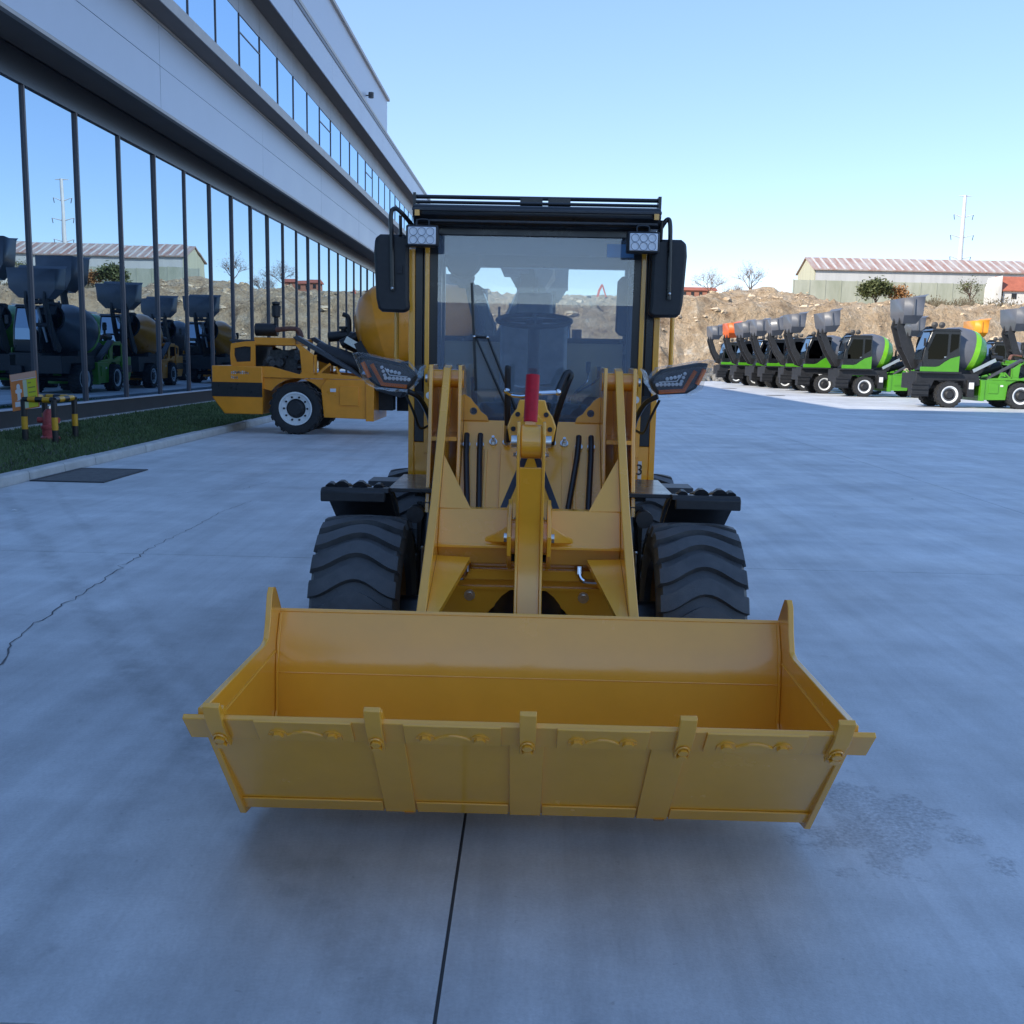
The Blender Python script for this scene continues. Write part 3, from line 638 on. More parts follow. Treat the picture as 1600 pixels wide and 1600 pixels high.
for u in (-.425, .448): MB().prism([(3.37, .085), (3.40, .064), (3.55, .060), (3.55, .072), (3.42, .076)], 'x', u+.012, u+.045).build('heel_shoe', 'paint', bucket)
tooth_x = (-.930, -.452, .010, .482, .945)
for i, u in enumerate(tooth_x):
    t = MB().prism([(-.125, .003), (-.125, .020), (-.055, .038), (.078, .040), (.078, .0215), (-.0555, .0215), (-.0555, .003)], 'x', u-.025, u+.025)
    t.v = [tuple(under(x, a, h)) for x, a, h in t.v]
    tt = t.build('tooth', 'paint', bucket, bevel=.002)
    t2 = MB().prism([(-.085, -.012), (.03, -.026), (.03, -.012), (-.0, .002), (-.085, .002)], 'x', u+.002, u+.025); t2.v = [tuple(under(x, a, h)) for x, a, h in t2.v]; t2.build('tooth_jaw', 'paint', tt, bevel=.002)
    for sgn in (0, 1):
        hexbolt(tt, under(u, .026+.032*sgn, .040), no_, .0165, .012, 'paint', False)
    rg = [under(u+.021*math.cos(a), .041+.040*math.sin(a), .0425) for a in [2*math.pi*k/18 for k in range(19)]]; MB().tube(rg, .0035, 5, cap=False).build('slot_rim', 'paint', tt)
for (a, b_) in ((-.815, -.520), (-.365, -.070), (.098, .375), (.545, .845)):
    wp_ = plate(a, b_, -.062, .052, .0215, .030).build('wear_plate', 'paint', bucket, bevel=.002); wd = b_-a
    for f in (.22, .78):
        hexbolt(wp_, under(a+wd*f, .008, .030), no_, .0175, .013, 'paint', True)
    arc = [under(a+wd*(.32+.36*k/10), .012-.022*math.sin(math.pi*k/10), .031) for k in range(11)]; MB().tube(arc, .005, 6).build('cast_rib', 'paint', wp_)
    for f0, f1 in ((.12, .16), (.84, .88)): MB().obox(under(a+wd*(f0+f1)/2, .02, .031), XA, dn_, no_, wd*.018, .014, .004).build('cast_rib', 'paint', wp_)

def dz_(y): t = max(0, min(1, (y-3.40)/(3.86-3.40))); return .037*(1-t)-.018*t
done = set()
def lift(o):
    if o.name.startswith('bolt'): o.location.z += dz_(o.location.y+ORG[1])
    elif o.data.name not in done:
        done.add(o.data.name)
        for v in o.data.vertices: v.co.z += dz_(v.co.y+ORG[1])
    for c in KIDS(o): lift(c)
lift(bucket)
# ---------------- boom
for s in (-1, 1):
    arm = [(5.28, 1.655), (5.20, 1.64), (4.95, 1.375), (4.60, 1.045), (4.30, .835), (4.04, .668), (3.93, .50), (3.91, .30), (3.97, .22), (4.06, .26), (4.12, .44), (4.36, .58), (4.72, .72), (4.98, .98), (5.20, 1.36), (5.32, 1.50), (5.335, 1.60)]
    ba = MB().prism(arm, 'x', s*.412, s*.452).build('boom_arm', 'paint', wl, bevel=.004)
    MB().cyl((s*.35, 5.27, 1.585), (s*.535, 5.27, 1.585), .046, n=20).build('pivot_pin', 'paint', ba)
    MB().cyl((s*.535, 5.27, 1.585), (s*.548, 5.27, 1.585), .022, n=14).build('grease_cap', 'steel', ba)
    MB().cyl((s*.38, 3.99, .30), (s*.50, 3.99, .30), .05, n=18).build('bucket_pin', 'steel', ba)
    # gussets where the cross beam meets the arm
    g = MB().add([(s*.411, 4.83, 1.235), (s*.411, 4.615, 1.015), (s*.268, 4.615, 1.012), (s*.411, 4.85, 1.225), (s*.411, 4.635, 1.0), (s*.268, 4.635, 1.0)], [(0, 1, 2), (5, 4, 3), (0, 3, 4, 1), (1, 4, 5, 2), (2, 5, 3, 0)]); g.build('upper_gusset', 'paint', wl)
    g = MB().add([(s*.411, 4.52, .812), (s*.262, 4.52, .806), (s*.37, 4.03, .655), (s*.411, 4.03, .655), (s*.411, 4.53, .79), (s*.262, 4.53, .784), (s*.37, 4.04, .633), (s*.411, 4.04, .633)], [(0, 1, 2, 3), (7, 6, 5, 4), (0, 4, 5, 1), (1, 5, 6, 2), (2, 6, 7, 3), (3, 7, 4, 0)]); g.build('lower_gusset', 'paint', wl)
    # cross beam half
    cb = MB().prism([(4.66, 1.015), (4.615, 1.012), (4.535, .868), (4.522, .862), (4.522, .848), (4.54, .846), (4.60, .765), (4.75, .765), (4.75, 1.0)], 'x', s*.098, s*.4115).build('cross_beam', 'paint', wl, bevel=.003)
    MB().add([(s*.10, 4.49, .955), (s*.10, 4.57, .90), (s*.205, 4.553, .888), (s*.10, 4.49, .885), (s*.205, 4.545, .876)], [(0, 1, 2), (0, 3, 4, 2), (0, 1, 3), (1, 2, 4, 3)]).build('small_gusset', 'paint', cb)
    bracket = [(4.62+.0, 1.06), (4.46, 1.0), (4.385, .93), (4.40, .84), (4.48, .77), (4.60, .74), (4.70, .76), (4.72, 1.03)]
    br = MB().prism(bracket, 'x', s*.078, s*.097).build('rocker_bracket', 'paint', wl, bevel=.003)
    MB().cyl((s*.062, 4.50, .905), (s*.0775, 4.50, .905), .075, n=26).build('spacer', 'paint', br)
    MB().cyl((s*.097, 4.50, .905), (s*.112, 4.50, .905), .022, n=14).build('pin_head', 'steel', br)
# rocker lever: two side plates and a web
lev = [(4.33, 1.43), (4.28, 1.385), (4.285, 1.29), (4.37, 1.02), (4.385, .87), (4.33, .62), (4.27, .45), (4.33, .40), (4.43, .45), (4.50, .66), (4.58, .86), (4.57, 1.02), (4.46, 1.28), (4.45, 1.39), (4.40, 1.43)]
rk = MB().prism([(4.325, 1.24), (4.305, 1.238), (4.385, 1.00), (4.40, .87), (4.345, .62), (4.29, .46), (4.31, .455), (4.365, .62), (4.42, .87), (4.405, 1.01)], 'x', -.0475, .0475).build('rocker_lever', 'paint', wl, bevel=.002)
for s in (-1, 1): MB().prism(lev, 'x', s*.0477, s*.0605).build('rocker_cheek', 'paint', rk, bevel=.003)
MB().cyl((-.045, 4.365, 1.345), (.045, 4.365, 1.345), .072, n=28).build('rod_eye', 'paint', rk, bevel=.006)
for s in (-1, 1):
    MB().cyl((s*.061, 4.365, 1.345), (s*.085, 4.365, 1.345), .026, n=16).build('pin_cap', 'steel', rk)
    hexbolt(rk, (s*.062, 4.40, 1.285), (s, 0, 0), .009, .014)
MB().tube([(0, 4.38, 1.36), (0, 5.2, 1.40)], .028, 16).build('tilt_rod', 'chrome', wl)
MB().tube([(0, 4.85, 1.38), (0, 5.45, 1.41)], .055, 18).build('tilt_cylinder', 'paint', wl)
# red safety strut stood on the cylinder head
rs = MB(); P0, P1 = Vector((-.006, 4.42, 1.425)), Vector((0, 4.47, 1.625)); ax = (P1-P0).normalized(); nn = Vector((0, -1, 0)); nn = (nn-ax*nn.dot(ax)).normalized(); sd_ = ax.cross(nn)
vs = []; N_ = 12
for p in (P0, P1):
    for rr in (.030, .023):
        for k in range(N_+1): a = math.pi*k/N_; vs.append(p+sd_*rr*math.cos(a)+nn*rr*.75*math.sin(a))
n1 = N_+1; fs = []
for k in range(N_): fs += [(k, k+1, 2*n1+k+1, 2*n1+k), (n1+k, 3*n1+k, 3*n1+k+1, n1+k+1), (k, n1+k, n1+k+1, k+1), (2*n1+k, 2*n1+k+1, 3*n1+k+1, 3*n1+k)]
fs += [(0, 2*n1, 3*n1, n1), (N_, n1+N_, 3*n1+N_, 2*n1+N_)]
rs.add(vs, fs).build('safety_strut', 'red', wl)
MB().bar((-.006, 4.42, 1.39), (-.006, 4.425, 1.43), .045, .03).build('strut_foot', 'paint', wl)
# cylinder head casting behind with bolt holes
hp = MB().prism([(-.105, 1.30), (-.118, 1.37), (-.10, 1.42), (-.075, 1.455), (-.062, 1.50), (.062, 1.50), (.075, 1.455), (.10, 1.42), (.118, 1.37), (.105, 1.30)], 'y', 4.92, 4.97).build('cylinder_head', 'paint', wl, bevel=.006)
for x, z in ((-.088, 1.36), (.088, 1.36), (-.068, 1.43), (.068, 1.43)): MB().cyl((x, 4.914, z), (x, 4.93, z), .012, n=14).build('bolt_hole', 'dark', hp)

# ---------------- front frame, tower plates and hose panel
for s in (-1, 1):
    for x0, x1 in ((.500, .520), (.355, .373)):
        tw = MB().prism([(5.16, 1.655), (5.14, 1.30), (5.00, .92), (4.98, .45), (5.75, .45), (5.75, 1.1), (5.48, 1.62), (5.42, 1.655)], 'x', s*x0, s*x1).build('tower_plate', 'paint', wl, bevel=.003)
    MB().prism([(5.10, 1.30), (5.10, 1.28), (5.5, 1.28), (5.5, 1.30)], 'x', s*.374, s*.499).build('tower_web', 'paint', wl)
    MB().box(s*.374, s*.499, 5.46, 5.48, .6, 1.62).build('tower_back', 'paint', wl)
    hexbolt(wl, (s*.5205, 5.2, 1.50), (0, -1, 0), .012, .01); 
    MB().cyl((s*.44, 5.10, 1.10), (s*.44, 4.62, .78), .045, n=16).build('lift_cylinder', 'paint', wl)
# panel with stepped middle, fittings, hoses
def panel_pt(x, t, off=0):
    y = 5.36+(4.97-5.36)*t; z = 1.372+(.93-1.372)*t
    n = Vector((0, -.442, .39)).normalized(); return Vector((x, y, z))+n*off
def pbox(name, x0, x1, t0, t1, h0, h1, m='paint', par=None, bev=.002):
    ps = [panel_pt(x, t, h) for h in (h0, h1) for x, t in ((x0, t0), (x1, t0), (x1, t1), (x0, t1))]
    return MB().add(ps, [(0, 3, 2, 1), (4, 5, 6, 7), (0, 1, 5, 4), (1, 2, 6, 5), (2, 3, 7, 6), (3, 0, 4, 7)]).build(name, m, par or wl, bevel=bev)
hpn = pbox('hose_panel', -.354, .354, 0, 1.12, -.03, 0)
pbox('raised_cover', -.155, .155, .30, 1.05, 0, .012, par=hpn)
pbox('panel_rib', -.237, -.222, .33, 1.05, 0, .012, par=hpn); pbox('panel_rib', .212, .227, .33, 1.05, 0, .012, par=hpn)
for s in (-1, 1):
    lug_o = [(.354, 1.37), (.225, 1.37), (.235, 1.395), (.265, 1.415), (.285, 1.445), (.30, 1.458), (.32, 1.485), (.354, 1.505)]
    cx, cz, rr = .305, 1.418, .019; n = 16
    # outline resampled against the hole
    def rayhit(a):
        best = None; dx, dz = math.cos(a), math.sin(a)
        for (p, q) in zip(lug_o, lug_o[1:]+lug_o[:1]):
            ex, ez = q[0]-p[0], q[1]-p[1]; den = dx*ez-dz*ex
            if abs(den) < 1e-9: continue
            t = ((p[0]-cx)*ez-(p[1]-cz)*ex)/den; u = ((p[0]-cx)*dz-(p[1]-cz)*dx)/den
            if t > 0 and -1e-6 <= u <= 1+1e-6 and (best is None or t < best): best = t
        return (cx+dx*(best or .03), cz+dz*(best or .03))
    angs = sorted([2*math.pi*k/28 for k in range(28)]+[math.atan2(p[1]-cz, p[0]-cx) % (2*math.pi) for p in lug_o])
    outer = [rayhit(a) for a in angs]; inner = [(cx+rr*math.cos(a), cz+rr*math.sin(a)) for a in angs]
    MB().ring([(s*x, z) for x, z in outer], [(s*x, z) for x, z in inner], 'y', 5.35, 5.37).build('lifting_lug', 'paint', wl)
# emblem on the panel, largely behind the rocker lever
for s in (-1, 1):
    a = [panel_pt(s*x, t, .0135) for x, t in ((.006, .36), (.036, .36), (.165, 1.045), (.098, 1.045), (.112, .93), (.035, .53))]
    c_ = [p+Vector((0, -.0013, .0013)) for p in a]; k = len(a)
    MB().add(a+c_, [tuple(range(k)), tuple(range(2*k-1, k-1, -1))]+[(i, (i+1) % k, k+(i+1) % k, k+i) for i in range(k)]).build('emblem_stroke', 'decal', hpn, smooth=0)
a = [panel_pt(x, t, .0135) for x, t in ((-.075, 1.045), (-.03, .86), (.03, .86), (.075, 1.045))]; c_ = [p+Vector((0, -.0013, .0013)) for p in a]
MB().add(a+c_, [(0, 1, 2, 3), (7, 6, 5, 4), (0, 1, 5, 4), (1, 2, 6, 5), (2, 3, 7, 6), (3, 0, 4, 7)]).build('emblem_foot', 'decal', hpn, smooth=0)
for x in (-.196, -.127, .106, .169):
    t = .245; p = panel_pt(x, t); n = Vector((0, -.442, .39)).normalized()
    f = MB(); f.tube([p, p+n*.008], .021, 14); f.tube([p+n*.008, p+n*.03], .013, 6); f.tube([p+n*.03, p+n*.05], .008, 8); f.build('fitting', 'steel', hpn)
for x, dx in ((-.332, .024), (-.262, .012), (.243, -.055), (.306, -.02)):
    p = panel_pt(x, .30, .01); n = Vector((0, -.442, .39)).normalized()
    MB().tube([panel_pt(x, .29), panel_pt(x, .29, .018)], .02, 12).build('fitting', 'steel', hpn)
    path = [panel_pt(x, .20, .028), panel_pt(x+dx*.02, .26, .036), panel_pt(x+dx*.2, .45, .046), panel_pt(x+dx*.6, .7, .040), panel_pt(x+dx, .95, .035), panel_pt(x+dx, 1.1, .02)]
    fine = []
    for i in range(len(path)-1):
        for k in range(5): fine.append(path[i].lerp(path[i+1], k/5))
    MB().tube(fine+[path[-1]], .0145, 10).build('hose', 'hose', wl)
# tall hoses rising from the fittings to the tilt cylinder
def smooth_path(pts, sub=8):
    pts = [Vector(p) for p in pts]; out = []
    for i in range(len(pts)-1):
        p0, p1, p2, p3 = pts[max(i-1, 0)], pts[i], pts[i+1], pts[min(i+2, len(pts)-1)]
        for k in range(sub):
            t = k/sub; out.append(.5*((2*p1)+(-p0+p2)*t+(2*p0-5*p1+4*p2-p3)*t*t+(-p0+3*p1-3*p2+p3)*t**3))
    return out+[pts[-1]]
MB().tube(smooth_path([onY(793, 690, 5.22), onY(793, 665, 5.20), onY(793, 620, 5.17), onY(793.5, 580, 5.15), onY(794, 573, 5.15)]), [.0155]*33, 10).build('hose', 'hose', wl)
MB().tube([onY(792, 692, 5.225), onY(793, 664, 5.2)], .017, 10).build('hose_ferrule', 'steel', wl)
MB().tube(smooth_path([onY(862, 694, 5.22), onY(866, 665, 5.18), onY(876, 630, 5.13), onY(888, 597, 5.10), onY(892, 587, 5.10), onY(889, 582, 5.10), onY(884, 585, 5.08), onY(878, 597, 5.05), onY(871, 613, 5.0)]), .0155, 10).build('hose', 'hose', wl)
MB().tube([onY(861, 696, 5.225), onY(865, 668, 5.19)], .017, 10).build('hose_ferrule', 'steel', wl)
MB().tube(smooth_path([onY(852, 640, 5.1), onY(856, 631, 5.1), onY(858, 636, 5.1), onY(852, 650, 5.1)]), .009, 8).build('hose', 'hose', wl)
MB().tube(smooth_path([onY(792, 612, 5.12), onY(800, 617, 5.05), onY(815, 619, 5.0), onY(828, 618, 4.95)]), .011, 10).build('steel_pipe', 'chrome', wl)
MB().tube(smooth_path([onY(828, 615, 4.95), onY(850, 614, 4.97), onY(872, 613, 5.0)]), .011, 10).build('steel_pipe', 'chrome', wl)
for p in (onY(792, 611, 5.12), onY(872, 613, 4.995)): MB().sphere(p, .017, 10, 6).build('pipe_elbow', 'chrome', wl)

# front frame below the beam
arch = [(-.41, .15), (-.41, .745), (.41, .745), (.41, .15), (.245, .15)]+[(.245*math.cos(math.pi*k/16), .345+.245*math.sin(math.pi*k/16)) for k in range(17)]+[(-.245, .15)]
ff = MB().prism(arch, 'y', 4.72, 4.76).build('front_frame', 'paint', wl, bevel=.003)
MB().box(-.335, .335, 4.66, 4.70, .675, .725).build('frame_ledge', 'paint', ff, bevel=.003)
MB().box(-.36, .36, 4.702, 4.719, .618, .632).build('frame_rib', 'paint', ff)
for x in (-.275, .262): hexbolt(ff, (x, 4.719, .585), (0, -1, 0), .017, .014)
for x, s in ((-.285, -1), (.235, 1)):
    MB().tube(smooth_path([(x, 4.64, .745), (x+.004*s, 4.63, .71), (x+.02*s, 4.62, .69), (x+.055*s, 4.62, .685), (x+.09*s, 4.62, .685)]), .012, 10).build('elbow_pipe', 'chrome', ff)
    MB().tube([(x, 4.645, .75), (x, 4.636, .715)], .017, 6).build('union_nut', 'steel', ff)
MB().box(-.42, .42, 4.762, 5.7, .28, .72).build('frame_box', 'black', wl)
for s in (-1, 1):
    MB().box(s*.44, s*.56, 5.02, 5.04, .12, .98).build('inner_panel', 'black', wl)
    MB().tube([(s*.50, 4.66, .55), (s*.50, 4.72, .80)], .006, 8).build('grease_line', 'steel', wl)
    for q in ((s*.50, 4.655, .545), (s*.50, 4.72, .805)): MB().sphere(q, .011, 8, 5).build('grease_joint', 'steel', wl)
    MB().tube([(s*.50, 5.0, .93), (s*.52, 4.9, .5)], .03, 12).build('steering_cylinder', 'black', wl)
    MB().cyl((s*.56, 5.0, .93), (s*.56, 4.93, .93), .042, n=18).build('horn', 'plastic', wl)
# ---------------- wheels
def tyre_mesh(Rr, Wd, lugs, ns=14):
    """axis along x, centred at origin"""
    b = MB(); h = Wd/2; r0 = Rr-.032
    b.lathe([(Rr*.56, -h*.80), (Rr*.60, -h*.93), (Rr*.74, -h*1.02), (Rr*.87, -h*.98), (r0*.985, -h*.90), (r0, -h*.6), (r0+.006, 0), (r0, h*.6), (r0*.985, h*.90), (Rr*.87, h*.98), (Rr*.74, h*1.02), (Rr*.60, h*.93), (Rr*.56, h*.80)], (0, 0, 0), (1, 0, 0), 64)
    pitch = 2*math.pi/lugs
    for k in range(lugs):
        vs = []; fs = []
        for i in range(ns+1):
            s = i/ns; x = -h*.97+2*h*.97*s
            ph = -.23*math.cos(2*math.pi*1.0*(s-.53))*pitch*1.15 - .05*pitch*math.sin(2*math.pi*(s-.2))
            edge = abs(2*s-1); drop = .012*edge**4+.004*edge**2
            top = Rr-drop; bot = r0-.01-.02*edge**6
            wa, wb_ = .285*pitch, .35*pitch; a0 = k*pitch+ph
            for (rad, a) in ((bot, a0-wb_), (top, a0-wa), (top, a0+wa), (bot, a0+wb_)): vs.append((x, rad*math.cos(a), rad*math.sin(a)))
        for i in range(ns):
            for j in range(3): fs.append((i*4+j, i*4+j+1, i*4+5+j, i*4+4+j))
        fs += [(0, 3, 2, 1), (ns*4, ns*4+1, ns*4+2, ns*4+3)]
        # lug shoulder running down the sidewall
        for sg, i in ((-1, 0), (1, ns)):
            x = sg*h*.97; a0 = k*pitch+(-.23*math.cos(2*math.pi*(-.53))*1.15-.05*math.sin(2*math.pi*(-.2)))*pitch
            o = len(vs)
            for rad, wv, xo in ((Rr-.016, .285, 0), (Rr*.88, .30, .012)):
                for a in (a0-wv*pitch, a0+wv*pitch): vs.append((x+sg*xo, rad*math.cos(a), rad*math.sin(a)))
            for rad, wv, xo in ((Rr-.05, .34, -.02), (Rr*.86, .32, -.012)):
                for a in (a0-wv*pitch, a0+wv*pitch): vs.append((x+sg*xo, rad*math.cos(a), rad*math.sin(a)))
            fs += [(o, o+1, o+3, o+2), (o, o+2, o+6, o+4), (o+1, o+5, o+7, o+3), (o+2, o+3, o+7, o+6), (o, o+4, o+5, o+1)]
        b.add(vs, fs)
    return b.mesh('tyre', 32)
tyre_me = tyre_mesh(.470, .40, 22)
rim_me = MB().lathe([(.05, -.02), (.17, -.02), (.19, -.11), (.27, -.13), (.285, -.165), (.285, .165), (.27, .13), (.19, .11), (.17, .06), (.05, .06), (.05, -.02)], (0, 0, 0), (1, 0, 0), 40).mesh('rim', 30)
hub_me = MB().lathe([(.0, .085), (.07, .085), (.08, .06), (.135, .058), (.135, -.05), (0, -.05)], (0, 0, 0), (1, 0, 0), 24).mesh('hub', 30)
for y, tr in ((4.84, .782), (6.98, .765)):
    for s in (-1, 1):
        wh = obj('wheel', rim_me, 'rim', wl, rel((s*tr, y, .462))); 
        ty = obj('tyre', tyre_me, 'rubber', wh); ty.rotation_euler = (0.085 if s > 0 else .02, 0, 0)
        obj('hub', hub_me, 'dark', wh)
        for k in range(8):
            a = math.pi*k/4; hexbolt(wh, (0, 0, 0), (s, 0, 0), .014, .018).location = (s*.062, .105*math.cos(a), .105*math.sin(a))
    MB().cyl((-.62, y, .462), (.62, y, .462), .085, n=20).build('axle', 'black', wl)
    MB().lathe([(0, -.21), (.10, -.20), (.175, -.12), (.20, 0), (.175, .12), (.10, .20), (0, .21)], (0, y, .46), (0, 1, 0), 24).build('differential', 'black', wl)
# ---------------- fenders over the front wheels
for s in (-1, 1):
    ft = MB(); sec = []; cy, cz, rr = 4.90, .46, .60
    for k in range(13):
        a = R(86-6.2*k); sec.append((cy+rr*math.cos(a)*1.05, cz+rr*math.sin(a)))
    sec = [(4.93, 1.035), (4.935, 1.055)]+sec[1:]
    inn = [(p[0]-.008, p[1]-.022) for p in sec[1:]][::-1]
    f_ = MB().prism(sec+inn, 'x', s*.69, s*1.012).build('fender', 'plastic', wl, bevel=.004)
    MB().prism([(4.925, .985), (4.925, 1.035), (4.945, 1.055), (4.95, .985)], 'x', s*.705, s*1.022).build('fender_lip', 'plastic', f_, bevel=.006)
    for x in (.745, .835, .925, .98):
        big = x in (.835, .925)
        path = [(s*x, 4.95+.02, 1.045)]+[(s*x, cy+(rr+.006)*math.cos(R(86-6.2*k))*1.05, cz+(rr+.006)*math.sin(R(86-6.2*k))) for k in range(1, 11)]
        MB().tube(path, [(.040 if big else .028)*(.75+.25*math.cos(q*1.7)) for q in range(len(path))], 10).build('fender_rib', 'plastic', f_)
    MB().prism([(4.99, 1.03), (4.99, 1.05), (5.6, 1.05), (5.6, 1.03)], 'x', s*.47, s*.70).build('step_plate', 'black', wl, bevel=.003)
    MB().add([(s*.70, 5.02, 1.03), (s*1.02, 5.02, 1.03), (s*.96, 5.30, .72), (s*.66, 5.30, .72), (s*.70, 5.04, 1.03), (s*1.02, 5.04, 1.03), (s*.96, 5.32, .72), (s*.66, 5.32, .72)], [(0, 1, 2, 3), (7, 6, 5, 4), (0, 4, 5, 1), (1, 5, 6, 2), (2, 6, 7, 3), (3, 7, 4, 0)]).build('fender_flap', 'plastic', f_)
    MB().box(s*.66, s*.92, 5.75, 5.95, .96, .99).build('cab_step', 'darkgrey', wl, bevel=.003)

# ---------------- cab
cab = MB().box(-.66, .66, 5.80, 7.05, .90, 1.0).build('cab', 'black', wl)
CY = 5.70
for s in (-1, 1):
    MB().box(s*.655, s*.688, CY, CY+.07, .985, 2.27).build('corner_strip', 'paint', cab, bevel=.004)
    MB().box(s*.612, s*.655, CY+.012, CY+.06, 1.22, 2.36).build('corner_post', 'black', cab, bevel=.003)
    MB().box(s*.575, s*.600, CY-.012, CY+.03, 1.16, 2.33).build('pillar_trim', 'paint', cab, bevel=.003)
    MB().box(s*.512, s*.612, CY+.02, CY+.07, 1.10, 2.38).build('front_pillar', 'black', cab, bevel=.003)
    lp = MB().box(s*.535, s*.655, CY+.005, CY+.06, .985, 1.222).build('lower_panel', 'paint', cab, bevel=.004)
    MB().box(s*.60, s*.654, CY-.0, CY+.011, 1.223, 1.50).build('lower_pillar', 'black', cab, bevel=.003)
    MB().box(s*.640, s*.672, CY+.09, 6.98, .99, 1.55).build('door_panel', 'paint', cab, bevel=.004)
    MB().box(s*.652, s*.660, CY+.09, 6.98, 1.552, 2.34).build('side_window', 'glass', cab, smooth=0)
    MB().box(s*.625, s*.672, 6.28, 6.33, 1.0, 2.38).build('door_post', 'black', cab, bevel=.003)
    MB().box(s*.60, s*.672, 6.98, 7.05, .99, 2.38).build('rear_post', 'black', cab, bevel=.003)
    # grab rail outside the mirror
    MB().tube(smooth_path([(s*.775, 5.86, 2.0), (s*.775, 5.86, 1.75), (s*.77, 5.86, 1.66), (s*.71, 5.86, 1.62)]), .013, 10).build('grab_rail', 'paint', cab)
o = MB().box(.598, .618, CY+.0015, CY+.004, 1.04, 1.14).build('door_sticker', 'sticker', cab, smooth=0)
me = text_mesh('3', .085, 'number'); t_ = obj('number', me, 'ink', cab, rel((.606, CY-.0005, 1.09))); t_.rotation_euler = (R(90), 0, 0)
MB().box(-.53, .535, CY, CY+.006, 1.20, 2.36).build('windshield', 'screen', cab, smooth=0)
MB().box(-.53, .535, CY+.01, CY+.05, 1.13, 1.20).build('windshield_sill', 'black', cab)
for s in (-1, 1):
    MB().prism([(s*.53, 1.20), (s*.53, 1.33), (s*.30, 1.20)], 'y', CY+.012, CY+.03).build('sill_corner', 'black', cab)
MB().box(-.55, .55, CY-.012, CY+.05, 2.345, 2.40).build('header', 'black', cab, bevel=.004)
MB().box(-.52, .50, CY+.02, CY+.03, 2.25, 2.345).build('sun_visor_band', 'darkgrey', cab)
rf = MB().prism([(5.55, 2.44), (5.56, 2.485), (5.65, 2.50), (7.08, 2.50), (7.12, 2.44), (7.1, 2.39), (5.60, 2.385)], 'x', -.655, .655).build('roof', 'black', cab, bevel=.012)
MB().box(-.64, .64, 5.575, 5.60, 2.400, 2.425).build('roof_lip', 'darkgrey', rf, bevel=.004)
MB().box(-.655, .655, 5.540, 5.56, 2.452, 2.468).build('roof_lip', 'darkgrey', rf, bevel=.004)
MB().tube([(-.66, 5.70, 2.545), (.66, 5.70, 2.545)], .011, 10).build('roof_rail', 'black', rf)
MB().tube([(-.66, 5.66, 2.512), (.66, 5.66, 2.512)], .009, 10).build('roof_rail', 'black', rf)
for x in (-.655, .655): MB().box(x-.008, x+.008, 5.65, 5.72, 2.49, 2.56).build('rail_end', 'black', rf)
for x in (-.03, .12): MB().box(x-.06, x+.06, 5.68, 5.72, 2.50, 2.545).build('rail_clip', 'black', rf)
for s in (-1, 1): MB().box(s*.615, s*.640, 5.535, 5.546, 2.425, 2.455).build('marker', 'paint', rf)
MB().box(.385, .53, CY-.0015, CY-.0003, 2.245, 2.315).build('blue_tape', 'tape', cab, smooth=0)
# rear wall and window
MB().box(-.60, .60, 6.99, 7.04, 1.0, 1.80).build('rear_wall', mat('cab_liner', (.70, .56, .33), .6, var=.1, scale=4), cab)
MB().box(-.60, .60, 6.98, 7.05, 1.80, 1.835).build('rear_sill', 'black', cab)
MB().box(-.60, .60, 6.98, 7.05, 2.29, 2.40).build('rear_header', 'black', cab)
MB().box(-.60, .60, 7.01, 7.016, 1.836, 2.289).build('rear_window', 'glass', cab, smooth=0)
# interior: seat, wheel, console, levers, fan
st = MB(); st.prism([(6.36, 1.35), (6.80, 1.33), (6.82, 1.43), (6.40, 1.47), (6.33, 1.43)], 'x', -.24, .24); seat = st.build('seat', 'seat', cab, bevel=.03)
MB().prism([(6.70, 1.42), (6.80, 1.42), (6.93, 1.93), (6.88, 1.97), (6.83, 1.95)], 'x', -.22, .22).build('backrest', 'seat', seat, bevel=.03)
MB().prism([(6.87, 1.97), (6.93, 1.97), (6.96, 2.12), (6.90, 2.13)], 'x', -.12, .12).build('headrest', 'seat', seat, bevel=.025)
MB().box(-.2, .2, 6.4, 6.8, 1.0, 1.33).build('seat_base', 'dark', seat)
swc = Vector((.0, 6.12, 1.915)); swn = Vector((0, -.20, 1)).normalized(); u_ = Vector((1, 0, 0)); v_ = swn.cross(u_)
MB().tube([swc+(u_*math.cos(a)+v_*math.sin(a))*.215 for a in [2*math.pi*k/40 for k in range(41)]], .014, 8, cap=False).build('steering_wheel', 'plastic', cab)
b = MB(); b.tube([swc-v_*.2, swc+v_*.2], .012, 6); b.tube([swc-u_*.2, swc+u_*.2], .012, 6); b.cyl(swc-swn*.03, swc+swn*.01, .05); b.build('wheel_spokes', 'plastic', cab)
MB().tube([swc-swn*.02, (0, 5.98, 1.25), (0, 5.95, 1.0)], .035, 12).build('steering_column', 'dark', cab)
MB().prism([(5.78, 1.0), (5.78, 1.28), (5.86, 1.44), (6.02, 1.44), (6.02, 1.0)], 'x', -.30, .32).build('dashboard', 'dark', cab, bevel=.02)
MB().prism([(6.2, 1.0), (6.2, 1.4), (6.9, 1.45), (6.9, 1.0)], 'x', .30, .56).build('side_console', 'dark', cab, bevel=.02)
for (pts, nm) in (([onY(898, 622, 5.86), onY(900, 612, 5.86), onY(917, 596, 5.9), onY(919, 582, 5.95)], 'lever'), ([onY(888, 628, 5.86), onY(895, 618, 5.86), onY(925, 600, 5.9), onY(936, 590, 5.92)], 'lever')):
    l_ = MB().tube(smooth_path(pts), .006, 8).build(nm, 'chrome', cab); MB().tube([pts[-1], Vector(pts[-1])+Vector((0, .01, .06))], .014, 10).build('lever_knob', 'dark', l_)
